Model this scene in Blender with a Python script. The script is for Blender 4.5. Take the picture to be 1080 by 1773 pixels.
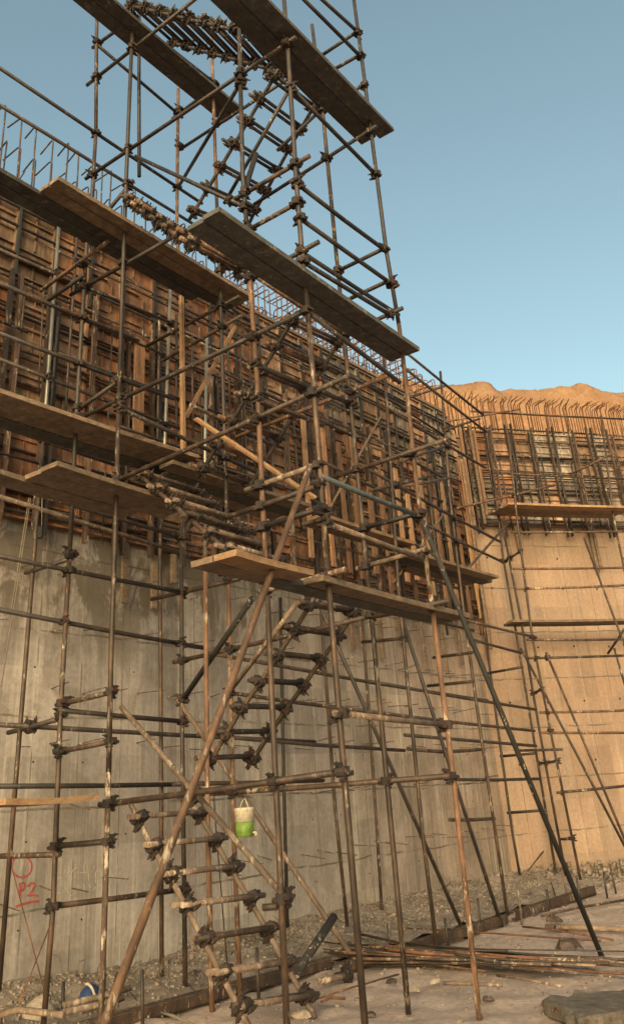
import bpy, math, random
from mathutils import Vector, Matrix, noise
R = math.radians
random.seed(11)
for o in list(bpy.data.objects): bpy.data.objects.remove(o)
scene = bpy.context.scene
col = scene.collection

# ------------------------------------------------------------------ camera
FPX, PPX, PPY, PW, PH = 1475.0, 535.0, 700.0, 1080.0, 1773.0
PITCH, ROLL, EYE = R(24.95), R(-4.15), Vector((0, 0, 1.6))
FW = Vector((0, math.cos(PITCH), math.sin(PITCH)))
_rt = Vector((1, 0, 0)); _up = _rt.cross(FW)
RT = math.cos(ROLL) * _rt + math.sin(ROLL) * _up
UP = -math.sin(ROLL) * _rt + math.cos(ROLL) * _up
cd = bpy.data.cameras.new('camera'); cam = bpy.data.objects.new('camera', cd); col.objects.link(cam)
cd.sensor_fit = 'HORIZONTAL'; cd.sensor_width = 36.0; cd.lens = 36.0 * FPX / PW
cd.shift_x = (PW / 2 - PPX) / PW; cd.shift_y = -(PH / 2 - PPY) / PW
cd.clip_start = 0.05; cd.clip_end = 2000
cam.matrix_world = Matrix(((RT.x, UP.x, -FW.x, EYE.x), (RT.y, UP.y, -FW.y, EYE.y), (RT.z, UP.z, -FW.z, EYE.z), (0, 0, 0, 1)))
scene.camera = cam

# ------------------------------------------------------------------ light
SUN_AZ, SUN_EL = R(190), R(19)        # compass azimuth of the low sun, behind and left of the camera
w = bpy.data.worlds.new('World'); scene.world = w; w.use_nodes = True
nt = w.node_tree; bg = nt.nodes['Background']
sky = nt.nodes.new('ShaderNodeTexSky'); sky.sky_type = 'NISHITA'; sky.sun_disc = False
sky.sun_elevation = SUN_EL; sky.sun_rotation = SUN_AZ
sky.air_density = 1.0; sky.dust_density = 8.0; sky.ozone_density = 0.35; sky.altitude = 900
tint = nt.nodes.new('ShaderNodeMix'); tint.data_type = 'RGBA'; tint.blend_type = 'MULTIPLY'; tint.inputs[0].default_value = 1.0
tint.inputs[7].default_value = (1.05, 1.09, 0.83, 1); nt.links.new(sky.outputs[0], tint.inputs[6]); nt.links.new(tint.outputs[2], bg.inputs[0]); bg.inputs[1].default_value = 0.15   # camera white balance on the sky
sd = bpy.data.lights.new('sun', 'SUN'); sun = bpy.data.objects.new('sun', sd); col.objects.link(sun)
sd.energy = 1.15; sd.angle = R(40); sd.color = (1.0, 0.68, 0.50)
sv = Vector((math.sin(SUN_AZ) * math.cos(SUN_EL), math.cos(SUN_AZ) * math.cos(SUN_EL), math.sin(SUN_EL)))
sun.rotation_euler = sv.to_track_quat('Z', 'Y').to_euler()
scene.view_settings.view_transform = 'Standard'; scene.view_settings.look = 'None'
scene.view_settings.exposure = 1.0; scene.view_settings.gamma = 1.0

# ------------------------------------------------------------------ frames: photo pixel -> point
def ray(x, y): return (FW * FPX + RT * (x - PPX) - UP * (y - PPY)).normalized()
def hitp(x, y, p0, n):
    d = ray(x, y); return EYE + d * ((p0 - EYE).dot(n) / d.dot(n))
def Z(x, y, z=0.0): return hitp(x, y, Vector((0, 0, z)), Vector((0, 0, 1)))
def dirs(a): return Vector((math.sin(R(a)), math.cos(R(a)), 0)), Vector((math.cos(R(a)), -math.sin(R(a)), 0))
ZZ = Vector((0, 0, 1))
dT, nT = dirs(35.0); OT = Z(707, 1753)
dA, nA = dirs(38.0); OA = Vector((3.1, 17.95, 0))
dB, nB = dirs(72.5); OB = OA.copy()
def T(x, y, v): return hitp(x, y, OT + nT * v, nT)
def U(x, y, u): return hitp(x, y, OT + dT * u, dT)
def A(x, y, v): return hitp(x, y, OA + nA * v, nA)
def B(x, y, v): return hitp(x, y, OB + nB * v, nB)
def tw(u, v, z): return OT + dT * u + nT * v + ZZ * z
def wa(u, v, z): return OA + dA * u + nA * v + ZZ * z
def wb(u, v, z): return OB + dB * u + nB * v + ZZ * z

# ------------------------------------------------------------------ materials
def newmat(name):
    m = bpy.data.materials.new(name); m.use_nodes = True
    n = m.node_tree.nodes; return m, n, m.node_tree.links, n['Principled BSDF']
def ramp(n, l, src, stops):
    r = n.new('ShaderNodeValToRGB'); e = r.color_ramp.elements
    while len(e) < len(stops): e.new(0.5)
    for k, (p, c) in enumerate(stops): e[k].position = p; e[k].color = (*c, 1)
    l.new(src, r.inputs[0]); return r.outputs[0]
def mapping(n, l, scale, coord='pos', loc=(0, 0, 0)):
    if coord == 'pos': s = n.new('ShaderNodeNewGeometry').outputs['Position']
    else: s = n.new('ShaderNodeTexCoord').outputs['Object']
    mp = n.new('ShaderNodeMapping'); mp.inputs['Scale'].default_value = scale; mp.inputs['Location'].default_value = loc
    l.new(s, mp.inputs[0]); return mp.outputs[0]
def nz(n, l, vec, scale, detail=5, rough=0.6, dist=0.0):
    t = n.new('ShaderNodeTexNoise'); t.inputs['Scale'].default_value = scale; t.inputs['Detail'].default_value = detail
    t.inputs['Roughness'].default_value = rough; t.inputs['Distortion'].default_value = dist
    if vec is not None: l.new(vec, t.inputs['Vector'])
    return t.outputs['Fac']
def mix(n, l, fac, a, b, mode='MIX'):
    x = n.new('ShaderNodeMix'); x.data_type = 'RGBA'; x.blend_type = mode
    if isinstance(fac, float): x.inputs[0].default_value = fac
    else: l.new(fac, x.inputs[0])
    for s, v in ((6, a), (7, b)):
        if isinstance(v, tuple): x.inputs[s].default_value = (*v, 1)
        else: l.new(v, x.inputs[s])
    return x.outputs[2]
def math_(n, l, op, a, b=None):
    x = n.new('ShaderNodeMath'); x.operation = op
    for k, v in enumerate((a, b)):
        if v is None: continue
        if isinstance(v, (int, float)): x.inputs[k].default_value = v
        else: l.new(v, x.inputs[k])
    return x.outputs[0]
def bump(n, l, p, h, s=0.4, d=0.01):
    b = n.new('ShaderNodeBump'); b.inputs['Strength'].default_value = s; b.inputs['Distance'].default_value = d
    l.new(h, b.inputs['Height']); l.new(b.outputs[0], p.inputs['Normal'])
def objrand(n, l, base, amt):
    oi = n.new('ShaderNodeObjectInfo'); h = n.new('ShaderNodeHueSaturation')
    v = math_(n, l, 'MULTIPLY_ADD', oi.outputs['Random'], amt * 2)
    v.node.inputs[2].default_value = 1 - amt
    l.new(v, h.inputs['Value']); l.new(base, h.inputs['Color']); return h.outputs[0]

def steel(name, c0, c1, c2, splat, rough=0.62, metal=0.25):
    m, n, l, p = newmat(name)
    v = mapping(n, l, (1, 1, 0.45))
    a = nz(n, l, v, 9, 6, 0.65)
    base = ramp(n, l, a, [(0.3, c0), (0.52, c1), (0.72, c2)])
    s = nz(n, l, mapping(n, l, (1, 1, 0.3), loc=(3, 1, 0)), 26, 5, 0.7)
    s2 = nz(n, l, mapping(n, l, (1, 1, 1), loc=(7, 4, 2)), 2.2, 3, 0.6)
    sm = ramp(n, l, math_(n, l, 'MULTIPLY', s, math_(n, l, 'ADD', s2, 0.5)), [(max(0.05, 0.66 - splat), (0, 0, 0)), (0.76 - splat, (1, 1, 1))])
    base = mix(n, l, sm, base, (0.30, 0.245, 0.19))
    base = objrand(n, l, base, 0.3)
    l.new(base, p.inputs['Base Color']); p.inputs['Roughness'].default_value = rough; p.inputs['Metallic'].default_value = metal
    bump(n, l, p, s, 0.35, 0.004); return m
M = {}
M['dark'] = steel('dark_steel', (0.012, 0.010, 0.010), (0.028, 0.021, 0.018), (0.07, 0.038, 0.024), 0.02, 0.6, 0.1)  # extra dark so upper tubes read as a silhouette, shade put into the colour
M['brown'] = steel('brown_steel', (0.020, 0.014, 0.011), (0.05, 0.031, 0.022), (0.115, 0.066, 0.04), 0.06)
M['rust'] = steel('rusty_steel', (0.045, 0.024, 0.015), (0.105, 0.054, 0.032), (0.20, 0.105, 0.058), 0.09, 0.75, 0.1)
M['pale'] = steel('cement_splashed_steel', (0.05, 0.032, 0.024), (0.12, 0.08, 0.058), (0.22, 0.16, 0.12), 0.095, 0.8, 0.05)
M['mottled'] = steel('mottled_steel', (0.025, 0.017, 0.013), (0.06, 0.036, 0.025), (0.12, 0.075, 0.05), 0.10, 0.8, 0.05)
M['blue'] = steel('blue_grey_steel', (0.03, 0.04, 0.045), (0.06, 0.075, 0.08), (0.12, 0.10, 0.08), 0.03)
M['black'] = steel('black_steel', (0.005, 0.0045, 0.0045), (0.009, 0.008, 0.0075), (0.022, 0.016, 0.013), 0.0, 0.8, 0.0)
M['clamp'] = steel('clamp_iron', (0.008, 0.006, 0.0055), (0.020, 0.012, 0.010), (0.06, 0.027, 0.016), 0.0, 0.85, 0.0)  # darkened in the colour too, so upper couplers look unlit against the sky
M['silver'] = steel('galvanised_steel', (0.13, 0.12, 0.11), (0.24, 0.22, 0.19), (0.32, 0.28, 0.23), 0.05, 0.42, 0.5)

def wood(name, c0, c1, c2, axis, rough=0.8, amt=0.22):
    m, n, l, p = newmat(name)
    sc = {'T': (6, 6, 14), 'Z': (16, 16, 1.2)}[axis]
    v = mapping(n, l, sc)
    a = nz(n, l, v, 1.6, 6, 0.7, 0.6)
    base = ramp(n, l, a, [(0.3, c0), (0.5, c1), (0.7, c2)])
    st = nz(n, l, mapping(n, l, (1, 1, 1), loc=(5, 0, 0)), 3.2, 5, 0.65)
    base = mix(n, l, ramp(n, l, st, [(0.5, (0, 0, 0)), (0.72, (0.75, 0.75, 0.75))]), base, (0.055, 0.045, 0.036))
    cs = nz(n, l, mapping(n, l, (1, 1, 1), loc=(2, 9, 4)), 9.0, 6, 0.75)
    base = mix(n, l, ramp(n, l, cs, [(0.56, (0, 0, 0)), (0.70, (0.7, 0.7, 0.7))]), base, (0.26, 0.215, 0.165))
    base = objrand(n, l, base, amt)
    l.new(base, p.inputs['Base Color']); p.inputs['Roughness'].default_value = rough
    bump(n, l, p, a, 0.3, 0.004); return m
M['plank'] = wood('weathered_plank', (0.085, 0.058, 0.04), (0.15, 0.10, 0.066), (0.25, 0.17, 0.108), 'T')
M['oldplank'] = wood('grey_cement_stained_plank', (0.032, 0.03, 0.028), (0.058, 0.053, 0.048), (0.095, 0.086, 0.075), 'T')
M['plankend'] = wood('fresh_plank', (0.15, 0.085, 0.045), (0.25, 0.145, 0.075), (0.35, 0.215, 0.115), 'T')
M['timber'] = wood('orange_timber', (0.10, 0.048, 0.026), (0.19, 0.092, 0.048), (0.29, 0.155, 0.083), 'Z', 0.85, 0.4)
M['lath'] = wood('pale_timber', (0.17, 0.09, 0.045), (0.27, 0.15, 0.075), (0.36, 0.215, 0.115), 'Z', 0.8, 0.2)
M['soldier'] = steel('brown_soldier_steel', (0.035, 0.022, 0.016), (0.075, 0.045, 0.032), (0.15, 0.085, 0.055), 0.08, 0.7, 0.15)
M['gap'] = steel('blue_black_steel', (0.010, 0.011, 0.013), (0.018, 0.019, 0.021), (0.04, 0.035, 0.03), 0.0, 0.9, 0.0)

def panelmat(name, c0, c1, c2, c3):
    m, n, l, p = newmat(name)
    a = nz(n, l, mapping(n, l, (1, 1, 0.35)), 5.5, 7, 0.7, 0.4)
    base = ramp(n, l, a, [(0.28, c0), (0.45, c1), (0.58, c2), (0.74, c3)])
    b = nz(n, l, mapping(n, l, (1, 1, 0.6), loc=(9, 2, 0)), 2.1, 6, 0.7)
    base = mix(n, l, ramp(n, l, b, [(0.45, (0, 0, 0)), (0.64, (0.75, 0.75, 0.75))]), base, (0.075, 0.047, 0.033))
    c = nz(n, l, mapping(n, l, (3, 3, 0.5), loc=(1, 8, 0)), 6, 5, 0.7)
    base = mix(n, l, ramp(n, l, c, [(0.56, (0, 0, 0)), (0.72, (0.75, 0.75, 0.75))]), base, (0.36, 0.29, 0.21))
    base = objrand(n, l, base, 0.35)
    l.new(base, p.inputs['Base Color']); p.inputs['Roughness'].default_value = 0.85
    bump(n, l, p, a, 0.4, 0.006); return m
M['panel'] = [panelmat('orange_form_panel', (0.085, 0.036, 0.021), (0.20, 0.085, 0.042), (0.31, 0.15, 0.078), (0.36, 0.23, 0.145)),
              panelmat('tan_form_panel', (0.085, 0.047, 0.031), (0.19, 0.105, 0.064), (0.275, 0.165, 0.104), (0.34, 0.24, 0.168)),
              panelmat('rust_red_form_panel', (0.08, 0.034, 0.02), (0.20, 0.08, 0.04), (0.29, 0.135, 0.07), (0.36, 0.24, 0.15)),
              panelmat('grey_form_panel', (0.07, 0.055, 0.045), (0.15, 0.12, 0.095), (0.24, 0.19, 0.15), (0.36, 0.30, 0.24))]

def concrete(name, c0, c1, c2, damp):
    m, n, l, p = newmat(name); g_ = 1.0 if damp else 0.35      # how strongly this wall is streaked
    def gr(v): return (v * g_,) * 3
    msk = ramp(n, l, nz(n, l, mapping(n, l, (1.2, 1, 0.7), 'obj', (3, 0, 8)), 1.1, 5, 0.65, 0.4), [(0.40, (0.12, 0.12, 0.12)), (0.60, (1, 1, 1))])
    big = nz(n, l, mapping(n, l, (1, 1, 1), 'obj'), 0.55, 6, 0.62, 0.3)
    base = ramp(n, l, big, [(0.3, c0), (0.5, c1), (0.7, c2)])
    if damp:                                               # base colour blends to a warmer tone towards the corner
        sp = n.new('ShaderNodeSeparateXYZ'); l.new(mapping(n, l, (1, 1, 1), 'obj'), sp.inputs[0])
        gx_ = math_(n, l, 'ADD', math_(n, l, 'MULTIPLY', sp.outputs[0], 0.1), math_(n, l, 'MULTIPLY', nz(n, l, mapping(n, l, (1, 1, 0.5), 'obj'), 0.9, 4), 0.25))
        warm_tone = ramp(n, l, big, [(0.3, (0.25, 0.172, 0.13)), (0.5, (0.31, 0.216, 0.165)), (0.7, (0.36, 0.26, 0.20))])
        base = mix(n, l, ramp(n, l, math_(n, l, 'ADD', gx_, 0.6), [(0.05, (0, 0, 0)), (0.62, (0.9, 0.9, 0.9))]), base, warm_tone)
    st = nz(n, l, mapping(n, l, (5.5, 1, 0.16), 'obj'), 1.5, 7, 0.72)          # lime runs
    base = mix(n, l, math_(n, l, 'MULTIPLY', msk, ramp(n, l, st, [(0.52, (0, 0, 0)), (0.62, gr(0.75))])), base, (0.47, 0.43, 0.375))
    st2 = nz(n, l, mapping(n, l, (3.4, 1, 0.12), 'obj', (4, 0, 2)), 1.3, 7, 0.7)
    base = mix(n, l, ramp(n, l, st2, [(0.52, (0, 0, 0)), (0.66, gr(0.6))]), base, (0.14, 0.115, 0.09))
    blo = nz(n, l, mapping(n, l, (1.3, 1, 0.9), 'obj', (11, 0, 5)), 1.4, 7, 0.7, 0.8)
    base = mix(n, l, ramp(n, l, blo, [(0.47, (0, 0, 0)), (0.58, gr(0.5))]), base, (0.17, 0.142, 0.112))
    fine = nz(n, l, mapping(n, l, (1, 1, 1), 'obj'), 16, 6, 0.75)
    base = mix(n, l, 1.0, base, ramp(n, l, fine, [(0.3, (0.74, 0.73, 0.72)), (0.66, (1.06, 1.06, 1.05))]), 'MULTIPLY')
    fs = nz(n, l, mapping(n, l, (24, 1, 0.5), 'obj', (1, 0, 3)), 1.0, 5, 0.7)
    base = mix(n, l, math_(n, l, 'MULTIPLY', msk, ramp(n, l, fs, [(0.52, (0, 0, 0)), (0.66, gr(0.6))])), base, (0.46, 0.42, 0.365))
    wn = n.new('ShaderNodeTexWhiteNoise'); wn.noise_dimensions = '3D'; sn = n.new('ShaderNodeVectorMath'); sn.operation = 'FLOOR'
    l.new(mapping(n, l, (1 / 0.6, 0.0, 1 / 0.93), 'obj', (0.7, 0.5, 0.6)), sn.inputs[0]); l.new(sn.outputs[0], wn.inputs['Vector'])
    base = mix(n, l, 1.0, base, ramp(n, l, wn.outputs['Value'], [(0.0, (0.80, 0.80, 0.81)), (1.0, (1.10, 1.09, 1.07))]), 'MULTIPLY')   # each form left its own tone
    # board marks: seams every 0.6 m across and every 0.9 m up
    sx = n.new('ShaderNodeSeparateXYZ'); l.new(mapping(n, l, (1, 1, 1), 'obj'), sx.inputs[0])
    wob = math_(n, l, 'MULTIPLY', nz(n, l, mapping(n, l, (1, 1, 1), 'obj'), 1.1, 4), 0.12)
    def seam(sock, per, wid, off):
        t = math_(n, l, 'ADD', math_(n, l, 'MULTIPLY', sock, 1 / per), off)
        f = math_(n, l, 'ABSOLUTE', math_(n, l, 'SUBTRACT', math_(n, l, 'FRACT', t), 0.5))
        return math_(n, l, 'GREATER_THAN', f, 0.5 - wid / per)
    zs = math_(n, l, 'ADD', sx.outputs[2], wob)
    s = math_(n, l, 'MAXIMUM', seam(zs, 0.93, 0.012, 0.1), math_(n, l, 'MULTIPLY', seam(sx.outputs[0], 0.6, 0.008, 0.2), 0.85))
    s = math_(n, l, 'MULTIPLY', s, ramp(n, l, nz(n, l, mapping(n, l, (1, 1, 1), 'obj'), 2.3, 4), [(0.38, (0, 0, 0)), (0.55, (0.9, 0.9, 0.9))]))
    base = mix(n, l, s, base, (0.10, 0.08, 0.06))
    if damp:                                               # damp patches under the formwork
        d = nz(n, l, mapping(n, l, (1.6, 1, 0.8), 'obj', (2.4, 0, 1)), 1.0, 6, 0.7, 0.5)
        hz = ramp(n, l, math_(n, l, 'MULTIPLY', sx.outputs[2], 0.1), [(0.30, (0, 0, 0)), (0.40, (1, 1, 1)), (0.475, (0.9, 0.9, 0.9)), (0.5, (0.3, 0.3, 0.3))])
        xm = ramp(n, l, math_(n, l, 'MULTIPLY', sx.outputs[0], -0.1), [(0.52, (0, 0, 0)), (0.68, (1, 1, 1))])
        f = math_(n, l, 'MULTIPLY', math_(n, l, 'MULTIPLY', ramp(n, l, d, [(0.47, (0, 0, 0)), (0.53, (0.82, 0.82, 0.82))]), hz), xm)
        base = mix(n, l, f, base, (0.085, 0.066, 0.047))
    l.new(base, p.inputs['Base Color']); p.inputs['Roughness'].default_value = 0.9
    hh = math_(n, l, 'SUBTRACT', fine, math_(n, l, 'MULTIPLY', s, 0.5))
    bump(n, l, p, hh, 0.5, 0.012); return m
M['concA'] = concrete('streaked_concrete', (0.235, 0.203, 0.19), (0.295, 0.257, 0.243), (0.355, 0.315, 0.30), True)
M['concB'] = concrete('sandy_concrete', (0.25, 0.164, 0.116), (0.31, 0.206, 0.146), (0.36, 0.252, 0.182), False)

def earth(name, stops, scale, bs, bd, fine=14.0):
    m, n, l, p = newmat(name)
    a = nz(n, l, mapping(n, l, (1, 1, 1)), scale, 8, 0.68, 0.3)
    base = ramp(n, l, a, stops)
    b = nz(n, l, mapping(n, l, (1, 1, 1)), scale * fine, 6, 0.75)
    base = mix(n, l, 1.0, base, ramp(n, l, b, [(0.3, (0.62, 0.60, 0.58)), (0.65, (1.08, 1.08, 1.08))]), 'MULTIPLY')
    l.new(base, p.inputs['Base Color']); p.inputs['Roughness'].default_value = 0.95
    bump(n, l, p, math_(n, l, 'ADD', a, math_(n, l, 'MULTIPLY', b, 0.6)), bs, bd); return m
M['ground'] = earth('dusty_ground', [(0.3, (0.26, 0.195, 0.16)), (0.5, (0.36, 0.278, 0.234)), (0.7, (0.44, 0.35, 0.302))], 1.3, 0.6, 0.03)
M['hill'] = earth('sandy_hill', [(0.3, (0.22, 0.115, 0.06)), (0.5, (0.30, 0.165, 0.085)), (0.7, (0.37, 0.215, 0.115))], 0.5, 0.8, 0.15)
M['rubble'] = earth('grey_rubble', [(0.3, (0.10, 0.08, 0.064)), (0.5, (0.20, 0.162, 0.132)), (0.7, (0.31, 0.258, 0.215))], 4.0, 0.7, 0.02)
M['slab'] = earth('dark_dirty_slab', [(0.3, (0.05, 0.042, 0.034)), (0.5, (0.11, 0.092, 0.075)), (0.7, (0.19, 0.16, 0.13))], 9.0, 0.9, 0.03, 5.0)
M['rebar'] = steel('rebar_steel', (0.05, 0.024, 0.014), (0.12, 0.05, 0.025), (0.22, 0.095, 0.045), 0.0, 0.85, 0.05)
def flat(name, c, rough=0.6, nscale=12, var=0.12):
    m, n, l, p = newmat(name)
    a = nz(n, l, mapping(n, l, (1, 1, 1)), nscale, 5, 0.7)
    l.new(ramp(n, l, a, [(0.3, tuple(x * (1 - 2 * var) for x in c)), (0.7, tuple(min(1, x * (1 + var)) for x in c))]), p.inputs['Base Color'])
    p.inputs['Roughness'].default_value = rough; return m
M['red'] = flat('red_spray_paint', (0.36, 0.06, 0.045), 0.8, 30, 0.3)
M['chalk'] = flat('white_chalk', (0.42, 0.375, 0.31), 0.95, 60, 0.15)
M['white'] = flat('cream_plastic', (0.46, 0.40, 0.31), 0.65, 22, 0.2)
M['green'] = flat('lime_green_plastic', (0.125, 0.21, 0.03), 0.6, 22, 0.25)
M['bluep'] = flat('blue_plastic', (0.012, 0.034, 0.115), 0.6, 20, 0.25)
M['rope'] = flat('grey_rope', (0.16, 0.13, 0.10), 0.9)
M['sack'] = flat('dusty_sack', (0.26, 0.21, 0.165), 0.95, 20, 0.25)

# ------------------------------------------------------------------ builders
def link(o): col.objects.link(o); return o
def thing(name, label, cat, loc=(0, 0, 0), group=None, kind=None):
    o = bpy.data.objects.new(name, None); o.empty_display_size = 0.2; o.location = loc; link(o)
    o['label'] = label; o['category'] = cat
    if group: o['group'] = group
    if kind: o['kind'] = kind
    return o
def world_of(o): return (world_of(o.parent) @ o.matrix_parent_inverse @ o.matrix_basis) if o.parent else o.matrix_basis.copy()
def child(o, parent):
    if parent is not None:
        o.parent = parent; o.matrix_parent_inverse = world_of(parent).inverted()
    return o
class MB:
    def __init__(s): s.v = []; s.f = []
    def add(s, vs, fs):
        b = len(s.v); s.v += [tuple(p) for p in vs]; s.f += [tuple(b + i for i in f) for f in fs]
    def box(s, c, x, y, z):                  # centre and three half-extent vectors
        c, x, y, z = map(Vector, (c, x, y, z))
        s.add([c + a * x + b * y + d * z for a in (-1, 1) for b in (-1, 1) for d in (-1, 1)],
              [(0, 1, 3, 2), (4, 6, 7, 5), (0, 4, 5, 1), (2, 3, 7, 6), (0, 2, 6, 4), (1, 5, 7, 3)])
    def tube(s, pts, r, n=8, cap=True, r2=None, hollow=False):
        pts = [Vector(p) for p in pts]; k = len(pts)
        t0 = (pts[1] - pts[0]).normalized()
        a = t0.orthogonal().normalized()
        vs = []
        for i, p in enumerate(pts):
            t = (pts[min(i + 1, k - 1)] - pts[max(i - 1, 0)]).normalized()
            a = (a - t * a.dot(t)).normalized(); b = t.cross(a)
            rr = r if r2 is None else r + (r2 - r) * i / (k - 1)
            for j in range(n):
                g = 2 * math.pi * j / n; vs.append(p + (a * math.cos(g) + b * math.sin(g)) * rr)
        fs = [(i * n + j, i * n + (j + 1) % n, (i + 1) * n + (j + 1) % n, (i + 1) * n + j) for i in range(k - 1) for j in range(n)]
        if cap: fs += [tuple(range(n - 1, -1, -1)), tuple(range((k - 1) * n, k * n))]
        s.add(vs, fs)
    def build(s, name, mat, parent=None, smooth=False):
        me = bpy.data.meshes.new(name); me.from_pydata(s.v, [], s.f)
        if smooth: me.polygons.foreach_set('use_smooth', [True] * len(me.polygons))
        me.materials.append(mat); me.update()
        return child(link(bpy.data.objects.new(name, me)), parent)
def smooth_tube(name, pts, r, mat, parent, n=8, r2=None):
    mb = MB(); mb.tube(pts, r, n, True, r2)
    o = mb.build(name, mat, parent)
    me = o.data
    me.polygons.foreach_set('use_smooth', [len(p.vertices) == 4 for p in me.polygons]); return o
def tag(o, label, cat=None, group=None, kind=None):
    if label: o['label'] = label
    if cat: o['category'] = cat
    if group: o['group'] = group
    if kind: o['kind'] = kind
    return o

def coupler_mesh(seed):
    rnd = random.Random(seed); mb = MB()
    mb.tube([(0, 0, -0.034), (0, 0, 0.034)], 0.037, 9)
    mb.tube([(-0.036, 0.055, 0), (0.036, 0.055, 0)], 0.037, 9)
    mb.box((0, 0.028, 0), (0.024, 0, 0), (0, 0.03, 0), (0, 0, 0.03))
    for s in (-1, 1):
        mb.box((s * 0.046, 0.006, 0.012 * s), (0.016, 0, 0), (0, 0.022, 0), (0, 0, 0.017))
        mb.tube([(s * 0.05, -0.03, 0.01 * s), (s * 0.056, 0.065 + 0.02 * rnd.random(), 0.012 * s)], 0.008, 5)
        mb.tube([(s * 0.055, 0.046, 0.01 * s), (s * 0.055, 0.064, 0.01 * s)], 0.017, 6)
        mb.box((0.012 * s, 0.062, s * 0.046), (0.019, 0, 0), (0, 0.02, 0), (0, 0, 0.014))
        mb.tube([(0.014 * s, 0.02, s * 0.05), (0.014 * s, 0.115 + 0.02 * rnd.random(), s * 0.053)], 0.008, 5)
        mb.tube([(0.014 * s, 0.086, s * 0.052), (0.014 * s, 0.102, s * 0.052)], 0.016, 6)
    me = bpy.data.meshes.new('coupler'); me.from_pydata([tuple(p) for p in mb.v], [], mb.f); me.materials.append(M['clamp']); return me
CPL = [coupler_mesh(k) for k in range(4)]
def coupler(p, ax, dr, parent, s=1.0):
    ax = ax.normalized(); dr = (dr - ax * dr.dot(ax))
    dr = dr.normalized() if dr.length > 1e-4 else ax.orthogonal().normalized()
    y = ax.cross(dr)
    if random.random() < 0.5: y, dr = -y, -dr
    m = Matrix(((dr.x, y.x, ax.x, 0), (dr.y, y.y, ax.y, 0), (dr.z, y.z, ax.z, 0), (0, 0, 0, 1)))
    m = Matrix.Translation(p - y * 0.028) @ m @ Matrix.Rotation(random.uniform(-0.2, 0.2), 4, 'Z') @ Matrix.Scale(s, 4)
    o = bpy.data.objects.new('coupler', random.choice(CPL)); link(o)
    o.matrix_basis = m; return child(o, parent)
RAD = 0.0242
class Frame:                                  # a scaffold: pipes, then a coupler wherever two of them cross
    def __init__(s, parent): s.parent = parent; s.p = []
    def pipe(s, name, pts, mat='dark', r=RAD, key=True, n=9):
        pts = [Vector(p) for p in pts]
        if len(pts) == 2:                     # a hint of sag and bend
            d = pts[1] - pts[0]; q = d.orthogonal().normalized()
            k = d.length * 0.0025
            pts = [pts[0], pts[0].lerp(pts[1], .5) + q * random.uniform(-k, k) - ZZ * (k if abs(d.normalized().z) < .3 else 0), pts[1]]
        o = smooth_tube(name, pts, r, M[mat], s.parent, n)
        if key: s.p += [(pts[i], pts[i + 1], o) for i in range(len(pts) - 1)]
        return o
    def couple(s, tol=0.1, scale=1.0, skip=lambda p: False, limit=999):
        done = []; c = 0
        for i in range(len(s.p)):
            a0, a1, oa = s.p[i]; da = a1 - a0
            for j in range(i + 1, len(s.p)):
                b0, b1, ob = s.p[j]
                if oa is ob: continue
                db = b1 - b0; r = a0 - b0
                A_, B_, C_ = da.dot(da), da.dot(db), db.dot(db); D_, E_ = da.dot(r), db.dot(r)
                den = A_ * C_ - B_ * B_
                if den < 0.02 * A_ * C_: continue
                t = min(1, max(0, (B_ * E_ - C_ * D_) / den)); u = min(1, max(0, (A_ * E_ - B_ * D_) / den))
                pa = a0 + da * t; pb = b0 + db * u
                if (pa - pb).length > tol: continue
                p = (pa + pb) / 2
                if any((p - q).length < 0.09 for q in done) or skip(p): continue
                done.append(p); c += 1
                if c > limit: return
                ax, dr = (da, db) if abs(da.normalized().z) > abs(db.normalized().z) else (db, da)
                coupler(p, ax, dr, oa if abs(da.normalized().z) > abs(db.normalized().z) else ob, scale * random.uniform(0.8, 1.05))

# ------------------------------------------------------------------ ground
def axis(lo, hi, a, b, step, big):
    out = []; x = lo
    while x < a: out.append(x); x += big
    x = a
    while x < b: out.append(x); x += step
    x = b
    while x <= hi: out.append(x); x += big
    return out
gx, gy = axis(-208, 220, -8, 12, 0.08, 10), axis(-206, 320, 4, 22, 0.08, 10)
def gh(x, y):
    p = Vector((x, y, 0))
    d = (p - OA).dot(nA)
    return 0.05 * noise.noise(p * 0.7) + 0.035 * noise.noise(p * 2.6) + (0.02 * noise.noise(p * 6)) - 0.03 if -8 <= x <= 12 and 4 <= y <= 22 else -0.02
mb = MB(); ny = len(gy)
mb.add([(x, y, gh(x, y)) for x in gx for y in gy], [(i * ny + j, (i + 1) * ny + j, (i + 1) * ny + j + 1, i * ny + j + 1) for i in range(len(gx) - 1) for j in range(ny - 1)])
tag(mb.build('ground', M['ground'], None, True), None, kind='structure')
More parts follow.
